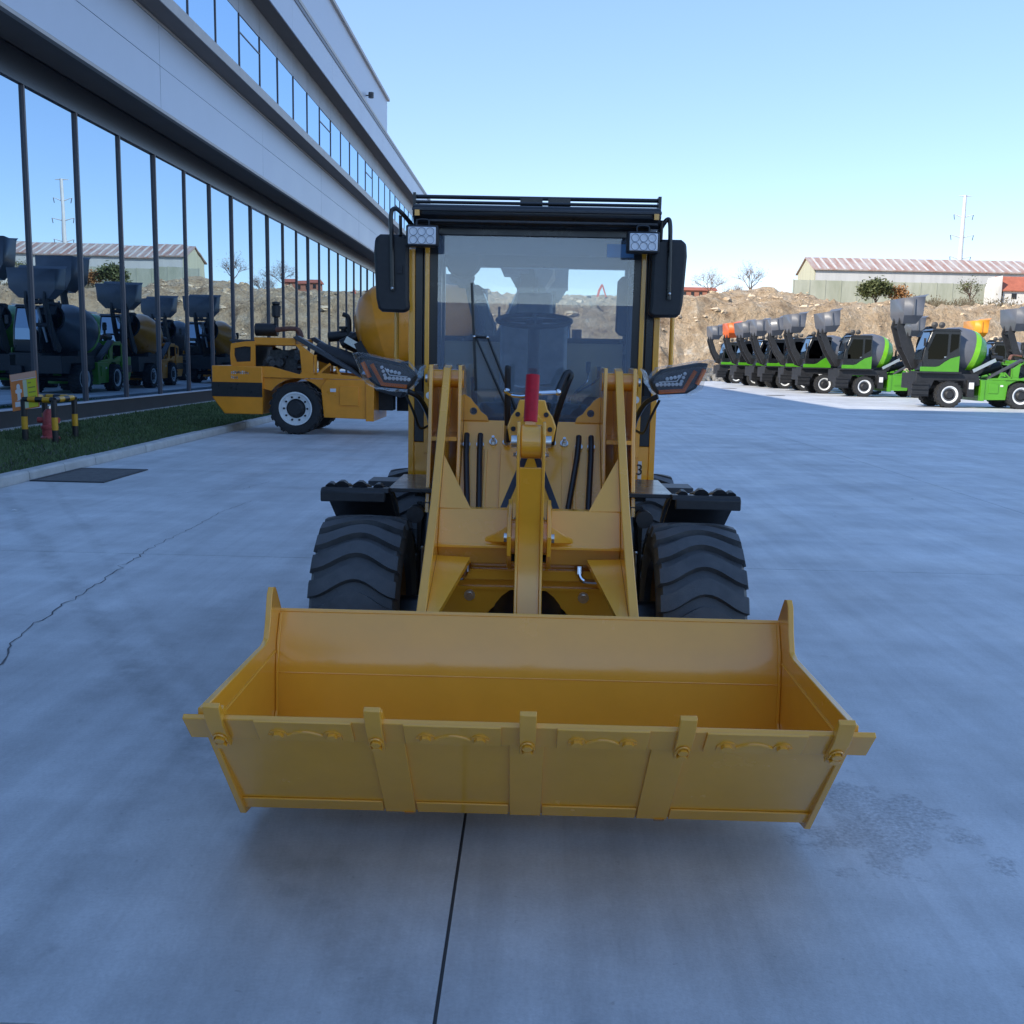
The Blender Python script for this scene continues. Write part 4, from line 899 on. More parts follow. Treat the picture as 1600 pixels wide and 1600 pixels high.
for p0, p1 in (((724, 640), (718, 570)), ((742, 645), (740, 590))):
    MB().tube([onY(*p0, 5.95), onY(*p1, 5.98)], [.016, .02], 10).build('joystick', 'plastic', cab)
MB().lathe([(0, -.03), (.10, -.03), (.115, 0), (.10, .03), (0, .03)], onY(725, 405, 6.2), (.2, 1, 0), 20).build('cab_fan', 'plastic', cab)
im = MB(); im.prism([(onY(p[0], p[1], 5.98).x, onY(p[0], p[1], 5.98).z) for p in ((972, 432), (1000, 432), (1006, 438), (1006, 518), (999, 527), (968, 525), (961, 518), (965, 440))], 'y', 5.97, 6.0); im.build('mirror_reflection_plate', 'plastic', cab, bevel=.01)  # dark plate inside the cab, standing in for the side mirror's reflection
# wiper
WY = CY-.02
wp0, wp1, wp2 = onY(741, 526, WY), onY(762, 527, WY), onY(805, 640, WY)
wi = MB().tube([onY(812, 655, WY), wp1], [.009, .006], 8).build('wiper_arm', 'black', cab)
MB().tube([onY(800, 655, WY+.003), onY(744, 528, WY+.003)], [.008, .005], 8).build('wiper_arm', 'black', wi)
MB().tube([wp0, wp1], .007, 8).build('wiper_link', 'black', wi)
MB().bar(onY(737, 442, WY), onY(744, 610, WY), .014, .018).build('wiper_blade', 'black', wi)
for p in (wp0, wp1): MB().sphere(p+Vector((0, -.008, 0)), .010, 8, 6).build('wiper_nut', 'chrome', wi)
# mirrors
for s in (-1, 1):
    pts = [(x*s, z) for x, z in ((-.100, 1.945), (-.093, 2.0), (-.092, 2.25), (-.095, 2.315), (-.07, 2.335), (.06, 2.335), (.088, 2.315), (.094, 2.25), (.082, 2.0), (.070, 1.945), (.05, 1.928), (-.075, 1.925))]
    cx = s*.772 if s < 0 else .712
    mi = MB().prism([(cx+(x if s < 0 else x), z) for x, z in pts], 'y', 5.60, 5.66).build('mirror', 'plastic', cab, bevel=.02)
    MB().prism([(cx+x*.86, 2.13+(z-2.13)*.9) for x, z in pts], 'y', 5.661, 5.664).build('mirror_glass', 'mirror_glass', mi)
    xo = -.772 if s < 0 else .680
    if s < 0:
        path = [(xo+.01, 5.585, 2.04), (xo+.005, 5.585, 2.3), (xo+.0, 5.585, 2.43), (xo+.02, 5.59, 2.465), (xo+.06, 5.6, 2.44), (xo+.13, 5.66, 2.36)]
    else:
        path = [(xo+.035, 5.585, 2.02), (xo+.03, 5.585, 2.3), (xo+.025, 5.585, 2.41), (xo+.012, 5.59, 2.435), (xo-.015, 5.6, 2.40), (xo-.06, 5.66, 2.30)]
    MB().tube(smooth_path(path), .012, 10).build('mirror_bracket', 'black', mi)
    MB().tube(smooth_path([(path[3][0]+.03*-s, 5.59, 2.43), (path[3][0]+.03*-s, 5.6, 2.33)]), .009, 8).build('bracket_rod', 'black', mi)
    MB().sphere((path[0][0], 5.572, 2.05), .010, 8, 6).build('bracket_nut', 'steel', mi)
    if s < 0: MB().box(cx+.035, cx+.062, 5.590, 5.602, 2.13, 2.17).build('latch', 'dark', mi)
# work lamps
for s in (-1, 1):
    cx, cz = (-.597, 2.318) if s < 0 else (.560, 2.306)
    wk = MB().box(cx-.085, cx+.085, 5.50, 5.57, cz-.055, cz+.055).build('work_lamp', 'plastic', cab, bevel=.008)
    MB().box(cx-.073, cx+.073, 5.488, 5.499, cz-.044, cz+.044).build('lamp_face', 'lampface', wk, bevel=.004)
    for i in range(3):
        for j in range(2):
            p = Vector((cx-.044+.044*i, 5.487, cz-.022+.042*j))
            MB().lathe([(.019, -.0015), (.019, .0), (.013, .006), (.006, .010), (0, .010)], p, (0, 1, 0), 16).build('led', 'led', wk)
            MB().lathe([(.0185, -.0025), (.020, -.003), (.0215, -.0015)], p, (0, 1, 0), 16).build('led_ring', 'seat', wk)
    MB().tube(smooth_path([(cx-.03, 5.54, cz+.05), (cx-.028, 5.55, cz+.085), (cx+.028, 5.55, cz+.085), (cx+.03, 5.54, cz+.05)]), .006, 6).build('lamp_bracket', 'black', wk)
# head lamps, still in their plastic wrapping
HY = 5.20
def hp_(x, y): p = onY(x, y, HY); return (p.x, p.z)
outline = [hp_(*q) for q in ((560, 556), (575, 556), (632, 569), (651, 587), (645, 600), (636, 609), (592, 605), (578, 596), (568, 578))]
inner_ = [hp_(*q) for q in ((565, 562), (577, 562), (629, 573), (646, 588), (640, 598), (633, 605), (594, 601), (582, 593))]
wrap_ = [hp_(*q) for q in ((551, 552), (564, 551), (600, 559), (640, 566), (655, 586), (664, 569), (656, 592), (648, 603), (638, 612), (610, 611), (588, 608), (572, 598), (560, 574))]
rnd = random.Random(4)
for s in (-1, 1):
    def X(p): return (p[0]*(-s), p[1]) if s > 0 else p
    hl = MB().prism([X(p) for p in outline], 'y', HY, HY+.10).build('headlamp', 'plastic', cab, bevel=.012)
    MB().prism([X(p) for p in inner_], 'y', HY-.004, HY-.0005).build('reflector', 'darkgrey', hl)
    for k in range(7):
        for (r0, c0, c1, n) in ((0, (599, 583), (640, 593), 7),):
            pass
    def led(x, y, r):
        q = X(hp_(x, y)); MB().sphere((q[0], HY-.010, q[1]), r, 8, 6, (1, .6, 1)).build('led', 'led', hl)
    for k in range(7): led(603+k*6.0, 590.5+.4*k, .0100)
    for k in range(4): led(606+k*6.0, 579+1.4*k, .0095)
    for k in range(3): led(597+k*2.2, 574+6*k, .009)
    MB().tube([Vector((X(hp_(*q))[0], HY-.012, X(hp_(*q))[1])) for q in ((602, 575), (609, 586), (637, 589))], .0035, 6).build('light_guide', 'led', hl)
    for L_ in (((567, 566), (578, 590)), ((581, 569), (598, 600), (636, 604))):
        q = [Vector((X(hp_(*p))[0], HY-.010, X(hp_(*p))[1])) for p in L_]; MB().tube(q, .0115, 6).build('amber_strip', 'amber', hl)
    MB().prism([X(p) for p in inner_], 'y', HY-.026, HY-.023).build('lens', 'lens', hl, smooth=0)
    # wrapping: crumpled shell around the lamp
    b = MB(); n = len(wrap_); cxy = (sum(p[0] for p in wrap_)/n, sum(p[1] for p in wrap_)/n); vs = []; fs = []; LV = [(.0, -.036), (.35, -.038), (.7, -.036), (.9, -.034), (1.0, -.02), (1.02, .03), (.98, .09), (.8, .125)]
    ring_ = []
    for i in range(n):
        p, q = wrap_[i], wrap_[(i+1) % n]
        for k in range(4): ring_.append((p[0]+(q[0]-p[0])*k/4, p[1]+(q[1]-p[1])*k/4))
    m_ = len(ring_)
    for li, (sc_, yo) in enumerate(LV):
        for p in ring_:
            j = (rnd.gauss(0, .0012) if li < 4 else rnd.gauss(0, .0035)) if li else 0; q = X((cxy[0]+(p[0]-cxy[0])*sc_+rnd.gauss(0, .0025 if li > 2 else .0005), cxy[1]+(p[1]-cxy[1])*sc_+rnd.gauss(0, .0025 if li > 2 else .0005))); vs.append((q[0], HY+yo+j, q[1]))
    for li in range(len(LV)-1):
        for i in range(m_): fs.append((li*m_+i, li*m_+(i+1) % m_, (li+1)*m_+(i+1) % m_, (li+1)*m_+i))
    b.add(vs, fs).build('plastic_wrap', 'wrap', hl, smooth=50)
    P_a = [onY(637, 611, HY+.02), onY(655, 622, 5.25), onY(668, 645, 5.35), onY(672, 660, 5.45)]
    if s > 0: P_a = [Vector((-p.x, p.y, p.z)) for p in P_a]
    MB().tube(smooth_path(P_a), .014, 10).build('lamp_bracket', 'black', hl)
    P_c = [Vector((p.x+(-s)*-.0+s*.012, p.y+.02, p.z-.02)) for p in P_a]
    MB().tube(smooth_path([P_c[0], P_c[1]+Vector((s*.02, 0, -.05)), P_c[2]+Vector((s*.03, 0, -.06)), P_c[3]]), .007, 8).build('lamp_cable', 'hose', hl)
# rear body, bonnet, counterweight, exhaust (behind the cab)
MB().prism([(7.07, .75), (7.07, 1.50), (7.9, 1.46), (8.25, 1.25), (8.3, .75)], 'x', -.55, .55).build('bonnet', 'paint', wl, bevel=.03)
MB().box(-.75, .75, 8.0, 8.4, .55, 1.0).build('counterweight', 'paint', wl, bevel=.03)
MB().box(-.4, .4, 5.7, 8.2, .45, .9).build('rear_frame', 'black', wl)
MB().tube([(.3, 7.3, 1.45), (.3, 7.3, 1.9)], .035, 12).build('exhaust', 'rust', wl)
ORG = (0, 0, 0)
# ================================================================== self-loading concrete mixers
# local frame: front of the machine is -x, ground at z = 0, front axle at x = 0, rear axle at x = 2.93
mix_tyre = MB(); Rr, Wd = .545, .40
mix_tyre.lathe([(.33, -.17), (.36, -.19), (.44, -.205), (.51, -.195), (.525, -.15), (.528, 0), (.525, .15), (.51, .195), (.44, .205), (.36, .19), (.33, .17)], (0, 0, 0), (0, 1, 0), 40)
for k in range(20):
    a0 = 2*math.pi*k/20
    for s in (-1, 1):
        a1 = a0+(math.pi/20 if s > 0 else 0); vs = []
        for (y, sh) in ((s*.205, .10), (s*.01, -.04)):
            for rad, w_ in ((.515, .085), (.548, .065)):
                for g in (-1, 1): a = a1+sh+g*w_; vs.append((rad*math.cos(a), y, rad*math.sin(a)))
        mix_tyre.add(vs, [(0, 1, 3, 2), (4, 6, 7, 5), (2, 3, 7, 6), (0, 2, 6, 4), (1, 5, 7, 3)])
mix_tyre_me = mix_tyre.mesh('tyre', 30)
mix_rim_me = MB().lathe([(.19, -.05), (.205, -.13), (.30, -.15), (.318, -.185), (.35, -.185), (.35, -.16), (.33, -.15), (.33, .16), (.20, .1)], (0, 0, 0), (0, 1, 0), 36).mesh('rim', 30)
mix_ring_me = MB().lathe([(.272, -.15), (.30, -.158), (.318, -.19), (.352, -.19), (.352, -.16), (.31, -.14), (.272, -.145)], (0, 0, 0), (0, 1, 0), 36).mesh('rim_ring', 30)
mix_dark_me = mix_rim_me.copy()
mix_hub_me = MB().lathe([(0, -.20), (.13, -.20), (.16, -.17), (.19, -.12), (.21, -.09), (.21, .05), (0, .05)], (0, 0, 0), (0, 1, 0), 24).mesh('hub', 30)
mix_nut_me = MB().cyl((0, -.03, 0), (0, .02, 0), .022, n=6).mesh('wheel_nut', 30)

def make_mixer(name, body, accent, drum_a, drum_b, hop, cabm='black', rimm='white', detail=True, arm_raise=0., hop_scale=1.0):
    root = empty(name, (0, 0, 0))
    def B(nm, m, mb, par=None, bevel=0., smooth=35): return mb.build(nm, m, par or root, (0, 0, 0), bevel, smooth)
    # wheels
    for x in (0, 2.93):
        for s in (-1, 1):
            w_ = obj('wheel', mix_rim_me if body == 'paint2' else mix_dark_me, rimm if body == 'paint2' else 'darkgrey', root, (x, s*.86, .54)); w_.rotation_euler.z = 0 if s < 0 else math.pi
            if body != 'paint2': obj('rim_ring', mix_ring_me, rimm, w_)
            obj('tyre', mix_tyre_me, 'rubber2', w_); obj('hub', mix_hub_me, 'dark', w_)
            if body == 'paint2':
                for k in range(10): a = 2*math.pi*k/10; obj('wheel_nut', mix_nut_me, 'dark', w_, (.245*math.cos(a), -.15, .245*math.sin(a)))
        B('axle', 'dark', MB().cyl((x, -.7, .54), (x, .7, .54), .10, n=12))
    # chassis
    B('front_chassis', 'dark', MB().prism([(-1.35, .75), (-1.35, 1.40), (1.2, 1.40), (1.3, .95), (.75, .80), (.6, 1.12), (-.6, 1.12), (-.75, .75)], 'y', -.85, .85), bevel=.01)
    B('ladder_box', 'dark', MB().box(-1.55, -.85, -1.0, -.55, .45, 1.0), bevel=.01)
    for z in (.55, .75, .95): B('step', 'dark', MB().box(-1.58, -.9, -1.06, -1.0, z-.02, z+.02))
    B('tool_box', 'dark', MB().box(.72, 1.02, -1.0, -.6, .45, 1.15), bevel=.01)
    B('joint', 'dark', MB().box(1.0, 1.5, -.25, .25, .5, 1.1)); B('warning_plate', 'sticker', MB().box(.78, .98, -1.012, -1.003, .78, 1.05), smooth=0)
    # rear body
    rb = B('rear_body', body, MB().prism([(1.35, .34), (1.35, 1.16), (2.30, 1.16), (2.42, 1.0), (2.36, .36)], 'y', -.92, .92), bevel=.012)
    B('body_post', body, MB().box(1.30, 1.47, -.955, .955, .30, 1.16), bevel=.01)
    for s in (-1, 1):
        B('body_panel', body, MB().box(1.62, 2.02, s*.922, s*.95, .62, 1.02), bevel=.008); B('small_plate', 'sticker', MB().box(2.10, 2.22, s*.921, s*.926, .90, .97), smooth=0)
        # wheel arch plate with the deck over the wheel
        arch = [(2.30, 1.16), (3.70, 1.16), (3.70, .95)]+[(2.93+.66*math.cos(R(a)), .54+.62*math.sin(R(a))) for a in range(35, 146, 10)]+[(2.36, .95)]
        B('wheel_arch', body, MB().prism(arch, 'y', s*.80, s*.88))
        # side frame of the engine bay
        B('side_sill', body, MB().prism([(1.55, 1.17), (3.66, 1.17), (3.72, 1.40), (3.45, 1.40), (2.95, 1.27), (2.86, 1.25), (2.82, 1.30), (2.58, 1.30), (1.6, 1.23)], 'y', s*.86, s*.92), bevel=.006)
        B('side_column', body, MB().prism([(2.57, 1.30), (2.57, 1.66), (2.86, 1.88), (2.95, 1.86), (2.86, 1.76), (2.82, 1.30)], 'y', s*.86, s*.915), bevel=.006)
        B('slope_guard', 'darkgrey', MB().prism([(3.0, 2.02), (2.93, 1.96), (1.58, 1.20), (1.62, 1.26), (1.78, 1.40), (2.9, 2.05)], 'y', s*.70, s*.935), bevel=.008)
        B('lattice', body, MB().bar((2.50, s*.89, 1.25), (2.22, s*.89, 1.48), .05, .05, (0, 1, 0))); B('lattice', body, MB().bar((2.02, s*.89, 1.25), (2.10, s*.89, 1.42), .05, .05, (0, 1, 0))); B('lattice', body, MB().bar((2.53, s*.89, 1.25), (2.53, s*.89, 1.66), .06, .05, (0, 1, 0)))
        # rear quarter panel with its window
        o_ = [(3.80, 1.40), (4.31, 1.40), (4.33, 1.60), (4.31, 1.86), (4.0, 1.91), (3.80, 1.92)]; i_ = [(3.90, 1.50), (4.20, 1.48), (4.245, 1.62), (4.235, 1.77), (4.02, 1.81), (3.89, 1.80)]
        B('quarter_panel', body, MB().ring(o_, i_, 'y', s*.84, s*.88))
    B('radiator', 'dark', MB().box(3.86, 4.28, -.83, .83, 1.40, 1.82))
    B('rear_box', body, MB().prism([(3.635, .40), (3.635, 1.40), (4.70, 1.40), (4.70, .74), (4.45, .40)], 'y', -.96, .96), bevel=.02)
    for s in (-1, 1): B('dark_band', 'black', MB().box(3.64, 4.705, s*.961, s*.968, .76, 1.06), smooth=0)
    B('dark_band', 'black', MB().box(4.701, 4.708, -.95, .95, .76, 1.06), smooth=0)
    B('top_cover', body, MB().box(2.95, 3.83, -.86, .86, 1.84, 2.0), bevel=.015)
    B('hood_edge', 'darkgrey', MB().box(3.80, 4.34, -.86, .86, 1.90, 1.95), bevel=.01)
    eng = MB(); eng.box(2.95, 3.6, -.45, .45, 1.15, 1.75); rn = random.Random(2)
    for k in range(26):
        x, z = rn.uniform(2.9, 3.75), rn.uniform(1.25, 1.75); s = rn.choice((-1, 1)); eng.cyl((x, s*.42, z), (x+rn.uniform(-.1, .1), s*rn.uniform(.5, .68), z+rn.uniform(-.05, .05)), rn.uniform(.03, .10), n=8)
    B('engine', 'engine', eng)
    B('fuel_tank', 'dark', MB().cyl((1.6, .45, 1.45), (2.6, .45, 1.75), .2, n=14))
    ac = B('air_cleaner', 'plastic', MB().cyl((3.45, .35, 2.17), (3.92, .35, 2.17), .135, n=20), bevel=.01)
    B('intake_stack', 'plastic', MB().lathe([(0, 0), (.05, 0), (.05, .18), (.09, .20), (.10, .42), (.07, .44), (.09, .46), (.09, .50), (0, .52)], (3.48, .35, 2.25), (0, 0, 1), 14), ac)
    B('label', 'sticker', MB().box(3.50, 3.56, .208, .212, 2.10, 2.22), ac, smooth=0)
    for s in (0, .12): B('intake_pipe', 'rust', MB().tube(smooth_path([(3.46, .35+s, 2.17), (3.2, .35+s, 2.20), (3.02, .30+s, 2.18), (2.95, .28+s, 2.02)]), .05, 10))
    # hydraulics and drum drive
    hy = MB()
    for (p0, p1, r_) in (((2.45, -.1, 2.05), (1.95, -.1, 2.10), .11), ((2.0, .1, 2.0), (1.65, .1, 1.85), .20), ((1.9, -.25, 1.75), (1.6, -.2, 1.95), .12), ((2.1, .3, 1.9), (1.7, .3, 2.1), .1), ((1.75, 0, 1.6), (1.55, 0, 1.9), .16)): hy.cyl(p0, p1, r_, n=12)
    B('hydraulic_drive', 'plastic', hy); B('exhaust_pipe', 'dark', MB().tube(smooth_path([(1.98, .0, 2.05), (1.98, .0, 2.38), (2.02, 0, 2.5), (2.12, 0, 2.54)]), .05, 10))
    B('relief_cap', 'plastic', MB().lathe([(0, 0), (.06, 0), (.06, .1), (.11, .11), (.11, .16), (0, .17)], (2.12, -.1, 2.12), (0, 0, 1), 12))
    for s in (-1, 1): B('slide_rail', 'steel', MB().bar((1.05, s*.62, 1.52), (1.95, s*.62, 2.0), .05, .14, (0, 1, 0)))
    # drum: axis tilted up towards the front-top
    A0 = Vector((1.72, .22, 2.12)); ax_ = Vector((-.955, 0, .235)).normalized()
    prof_b = [(.0, 0), (.42, 0), (.74, .20), (.90, .52)]; prof_a = [(.90, .52), (.955, .85), (.945, 1.25), (.80, 1.72), (.60, 2.10), (.50, 2.45), (.44, 2.45)]
    drum = B('drum', drum_a, MB().lathe(prof_a, A0, ax_, 28))
    B('drum_end', drum_b, MB().lathe(prof_b, A0, ax_, 28), drum)
    if drum_a != drum_b:
        # coloured swoosh panels on the drum flank
        for s0, s1, m_ in ((.02, .16, accent), (.25, .42, accent)):
            pass
        B('drum_band', accent, MB().lathe([(.905, .50), (.928, .60), (.953, .74), (.940, .74), (.90, .56)], A0, ax_, 28), drum)
    else:
        B('drum_stripe', 'red', MB().bar(A0+ax_*.62+Vector((0, -.70, .62)), A0+ax_*.92+Vector((0, -.72, .66)), .02, .06, (0, 1, 0)), drum)
    B('drum_mouth', 'dark', MB().lathe([(.44, 2.40), (.50, 2.5), (.58, 2.62), (.54, 2.64), (.40, 2.45)], A0, ax_, 24), drum)
    B('drum_cradle', 'dark', MB().prism([(.2, 1.38), (1.5, 1.38), (1.75, 1.9), (1.6, 1.98), (1.25, 1.62), (.3, 1.6)], 'y', -.35, .75))
    B('feed_chute', 'dark', MB().prism([(-1.0, 2.9), (-.6, 3.35), (-.35, 3.3), (-.55, 2.8)], 'y', .0, .5), bevel=.01)
    # cab at the left side
    cy0, cy1 = -1.02, .02
    side_o = [(-1.15, 1.48), (.30, 1.48), (.30, 3.08), (.22, 3.16), (-.78, 3.16), (-.90, 3.10), (-1.16, 2.35), (-1.22, 1.9)]
    cb = B('cab', cabm, MB().prism(side_o, 'y', cy0+.03, cy1), bevel=.04)
    B('cab_roof', cabm, MB().prism([(-.95, 3.12), (-.80, 3.22), (.2, 3.22), (.34, 3.12)], 'y', cy0-.01, cy1+.03), cb, bevel=.03)
    B('door_window', 'glass_dark', MB().prism([(-.98, 1.98), (-.40, 1.98), (-.22, 2.14), (-.22, 3.0), (-.74, 3.0), (-.99, 2.35)], 'y', cy0+.012, cy0+.028), cb, smooth=0)
    B('side_window', 'glass_dark', MB().prism([(-.10, 2.25), (.22, 2.45), (.22, 3.0), (-.10, 3.0)], 'y', cy0+.012, cy0+.028), cb, smooth=0)
    B('windshield', 'facade' if False else 'fglass2', MB().add([(-1.225, cy0+.12, 1.95), (-1.225, cy1-.1, 1.95), (-.915, cy1-.1, 3.07), (-.915, cy0+.12, 3.07), (-1.172, cy0+.12, 2.36), (-1.172, cy1-.1, 2.36)], [(0, 1, 5, 4), (4, 5, 2, 3)]), cb, smooth=0)
    B('door_handle', 'steel', MB().box(-.34, -.26, cy0-.012, cy0+.01, 2.05, 2.09), cb)
    B('mirror', 'plastic', MB().box(-1.25, -1.2, cy0-.22, cy0-.08, 2.5, 2.82), cb, bevel=.01)
    B('skirt', body, MB().prism([(-1.28, 1.42), (.30, 1.42), (.30, 2.12), (-.05, 2.02), (-.30, 1.86), (-.50, 1.70), (-.66, 1.66), (-1.28, 1.66)], 'y', cy0-.005, cy0+.027), cb, bevel=.006)
    B('cab_floor', 'dark', MB().box(-1.35, .42, cy0-.03, cy1+.06, 1.40, 1.475), cb)
    # loading arm and hopper at the front
    piv = Vector((-1.15, .3, 1.75))
    def rot(p): 
        v = (Vector(p)-piv)*hop_scale; c, s = math.cos(arm_raise), math.sin(arm_raise); return (piv.x+v.x*c-v.z*s, p[1], piv.z+v.x*s+v.z*c)
    def RB(nm, m, mb, par=None, bevel=0.): mb.v = [rot(p) for p in mb.v]; return B(nm, m, mb, par, bevel)
    for y in (-.12, .55): RB('loader_arm', 'dark', MB().prism([(-1.0, 1.5), (-.85, 1.7), (-1.45, 2.5), (-1.75, 3.3), (-1.6, 3.62), (-1.95, 3.7), (-2.05, 3.3), (-1.75, 2.4), (-1.3, 1.6)], 'y', y, y+.10), bevel=.01)
    for z, x in ((3.3, -1.9), (2.5, -1.6)): RB('arm_tie', 'dark', MB().cyl((x, -.1, z), (x, .62, z), .07, n=10))
    RB('arm_cylinder', 'steel', MB().cyl((-1.1, .22, 1.9), (-1.7, .22, 3.1), .05, n=10))
    h0, h1 = -2.45, -1.02
    hopper = MB()
    tp = [(-2.02, -.70), (-1.16, -.70), (-1.16, 1.05), (-2.02, 1.05)]; md = [(-1.98, -.66), (-1.20, -.66), (-1.20, 1.0), (-1.98, 1.0)]; bt = [(-1.90, -.36), (-1.35, -.36), (-1.35, .72), (-1.90, .72)]
    vs = [(x, y, 4.45+(.07 if x > -1.5 else 0)) for x, y in tp]+[(x, y, 3.75) for x, y in md]+[(x, y, 3.42) for x, y in bt]
    hopper.add(vs, [(0, 1, 5, 4), (1, 2, 6, 5), (2, 3, 7, 6), (3, 0, 4, 7), (4, 5, 9, 8), (5, 6, 10, 9), (6, 7, 11, 10), (7, 4, 8, 11), (8, 9, 10, 11)])
    hp_o = RB('hopper', hop, hopper, None)
    md_ = hp_o.modifiers.new('solid', 'SOLIDIFY'); md_.thickness = .03
    RB('hopper_lip', hop, MB().add([(-1.16, -.70, 4.52), (-1.16, 1.05, 4.52), (-1.02, 1.05, 4.62), (-1.02, -.70, 4.62)], [(0, 1, 2, 3)]), hp_o)
    for x in (-1.60,): RB('hopper_rib', hop, MB().box(x-.03, x+.03, -.745, -.70, 3.76, 4.43), hp_o)
    for x in (-.55, -.25): B('work_lamp', 'plastic', MB().lathe([(0, 0), (.11, 0), (.13, .10), (0, .12)], (x, -.3, 3.38), (-.4, -1, .1), 14))
    return root
M['ink2'] = mat('sign_text', (.30, .28, .05), .6); M['exred'] = mat('excavator_red', (.6, .08, .03), .5)
M['fglass2'] = facade_glass('mixer_screen', .45)

GRP = 'green concrete mixers parked in a row at right'
first = make_mixer('concrete_mixer', 'green', 'lime', 'grey', 'green', 'grey')
def place(proto, x, y, rz, label, group=GRP, fresh=False):
    o = proto if fresh else copy_tree(proto)
    o.location = (x, y, 0); o.rotation_euler = (0, 0, R(rz)); tag(o, label, 'concrete mixer', group); return o
first_b = make_mixer('concrete_mixer', 'green', 'lime', 'grey', 'green', 'grey', arm_raise=.10)
orange = make_mixer('concrete_mixer', 'green', 'lime', 'grey', 'green', 'orange')
raised = make_mixer('concrete_mixer', 'green', 'lime', 'green', 'green', 'grey', arm_raise=-.12, hop_scale=1.45)
ywm = make_mixer('concrete_mixer', 'paint2', 'paint2', 'paint2', 'paint2', 'grey')
amber = make_mixer('concrete_mixer', 'green', 'lime', 'grey', 'green', 'amberhop')
place(first, 17.24, 44.0, 0, 'green concrete mixer with grey drum and raised grey hopper, nearest in the row at right', fresh=True)
place(first_b, 17.5, 56.0, 3, 'green mixer with grey and lime drum, second nearest in the row at right', fresh=True)
place(first, 16.6, 60.3, 3, 'third nearest mixer in the row at right, close behind the second one')
place(first_b, 16.9, 65.2, -2, 'fourth nearest green mixer in the row at right')
place(first, 16.6, 69.6, 4, 'fifth nearest green mixer in the row at right, two before the orange hopper')
place(first_b, 16.4, 72.6, 9, 'green mixer directly before the one with the orange hopper, partly hidden')
place(orange, 16.0, 76.2, 5, 'green mixer with a bright orange hopper and arm near the far end of the row', fresh=True)
place(first, 16.0, 83.2, 6, 'farthest green mixer at the left end of the row at right')
place(first, 24.6, 50.0, 0, 'grey hopper mixer behind the nearest one, at the right edge', 'mixers in the rear row')
place(first, 24.2, 62.5, 2, 'mixer with only its grey drum showing behind the second mixer', 'mixers in the rear row')
place(amber, 28.6, 64.0, 0, 'mixer with an amber hopper rising above the nearest grey drum', 'mixers in the rear row', fresh=True)
place(ywm, -2.02, 22.45, 180, 'yellow concrete mixer with its engine end towards the kerb, behind the loader at left', 'yellow mixers', fresh=True)
# machines standing behind the loader cab, seen mirrored in the glass wall
G4 = 'mixers hidden behind the loader'
place(raised, .2, 41.0, 84, 'green mixer behind the loader cab, arm raised, leftmost in the glass wall reflection', G4, fresh=True)
place(first, -3.0, 38.8, 90, 'green mixer with grey drum behind the loader cab, second from left in the reflection', G4)
place(raised, .6, 48.8, 96, 'green mixer with raised arm in the middle of the glass wall reflection', G4)
place(ywm, -2.7, 46.6, 88, 'yellow mixer behind the loader cab, mirrored in the glass wall', G4)
place(first, -.4, 58.0, 92, 'green mixer with grey drum far behind the cab, right in the reflection', G4)
place(ywm, -3.6, 55.5, 93, 'yellow mixer far behind the cab, rightmost in the glass wall reflection', G4)

# lettering on the yellow mixer: two short lines, too blurred to read, kept as blocks of white strokes
yb = [o for o in KIDS(ywm) if o.name.startswith('rear_box')][0]
rn = random.Random(3)
for row, (n, z) in enumerate(((10, 1.265), (4, 1.165))):
    for k in range(n):
        x = 4.28-.038*k; b = MB()
        for q in range(3): 
            w_ = rn.uniform(.005, .016); zz = z+rn.uniform(-.02, .02)*.6; b.box(x-w_, x+w_, .9605, .9635, zz-rn.uniform(.008, .024), zz+rn.uniform(.008, .024))
        b.build('letter', 'sticker', yb, (0, 0, 0), smooth=0)

# fire-hydrant guard: four striped posts with rails, one thing
gr = empty('hydrant_guard', (-8.9, 18.5, .05)); tag(gr, 'black and yellow striped pipe guard standing on the lawn round a hydrant', 'guard'); 
pc = [(-8.86, 17.75), (-8.28, 17.65), (-8.42, 18.75), (-9.02, 18.85)]
zt = .80
for i, (x, y) in enumerate(pc):
    P_o = MB().cyl((x, y, .03), (x, y, .28), .052, n=16).build('post', 'boll_black', gr, (-8.9, 18.5, .05))
    MB().cyl((x, y, .28), (x, y, .50), .0525, n=16).build('yellow_band', 'boll_yel', P_o, (-8.9, 18.5, .05))
    MB().cyl((x, y, .50), (x, y, zt), .052, n=16).build('post_top', 'boll_black', P_o, (-8.9, 18.5, .05))
    x2, y2 = pc[(i+1) % 4]; v = Vector((x2-x, y2-y, 0))
    rl = MB().cyl((x, y, zt), (x2, y2, zt), .05, n=14).build('rail', 'boll_black', gr, (-8.9, 18.5, .05))
    for f0, f1 in ((.18, .42), (.66, .90)): MB().cyl(Vector((x, y, zt))+v*f0, Vector((x, y, zt))+v*f1, .0506, n=14).build('yellow_band', 'boll_yel', rl, (-8.9, 18.5, .05))
hy = empty('fire_hydrant', (-8.68, 18.3, .05)); tag(hy, 'faded red fire hydrant inside the striped guard', 'hydrant')
MB().lathe([(0, 0), (.17, 0), (.17, .05), (.13, .08), (.13, .20), (.15, .21), (.15, .25), (.12, .27), (.11, .48), (.06, .55), (0, .56)], (0, 0, 0), (0, 0, 1), 18).build('body', 'hydrant', hy, (0, 0, 0))
for s in (-1, 1): MB().cyl((s*.08, -.03, .36), (s*.19, -.05, .36), .05, n=12).build('outlet', 'hydrant', hy, (0, 0, 0))
MB().cyl((0, 0, .56), (0, 0, .61), .03, n=6).build('spindle', 'steel', hy, (0, 0, 0))
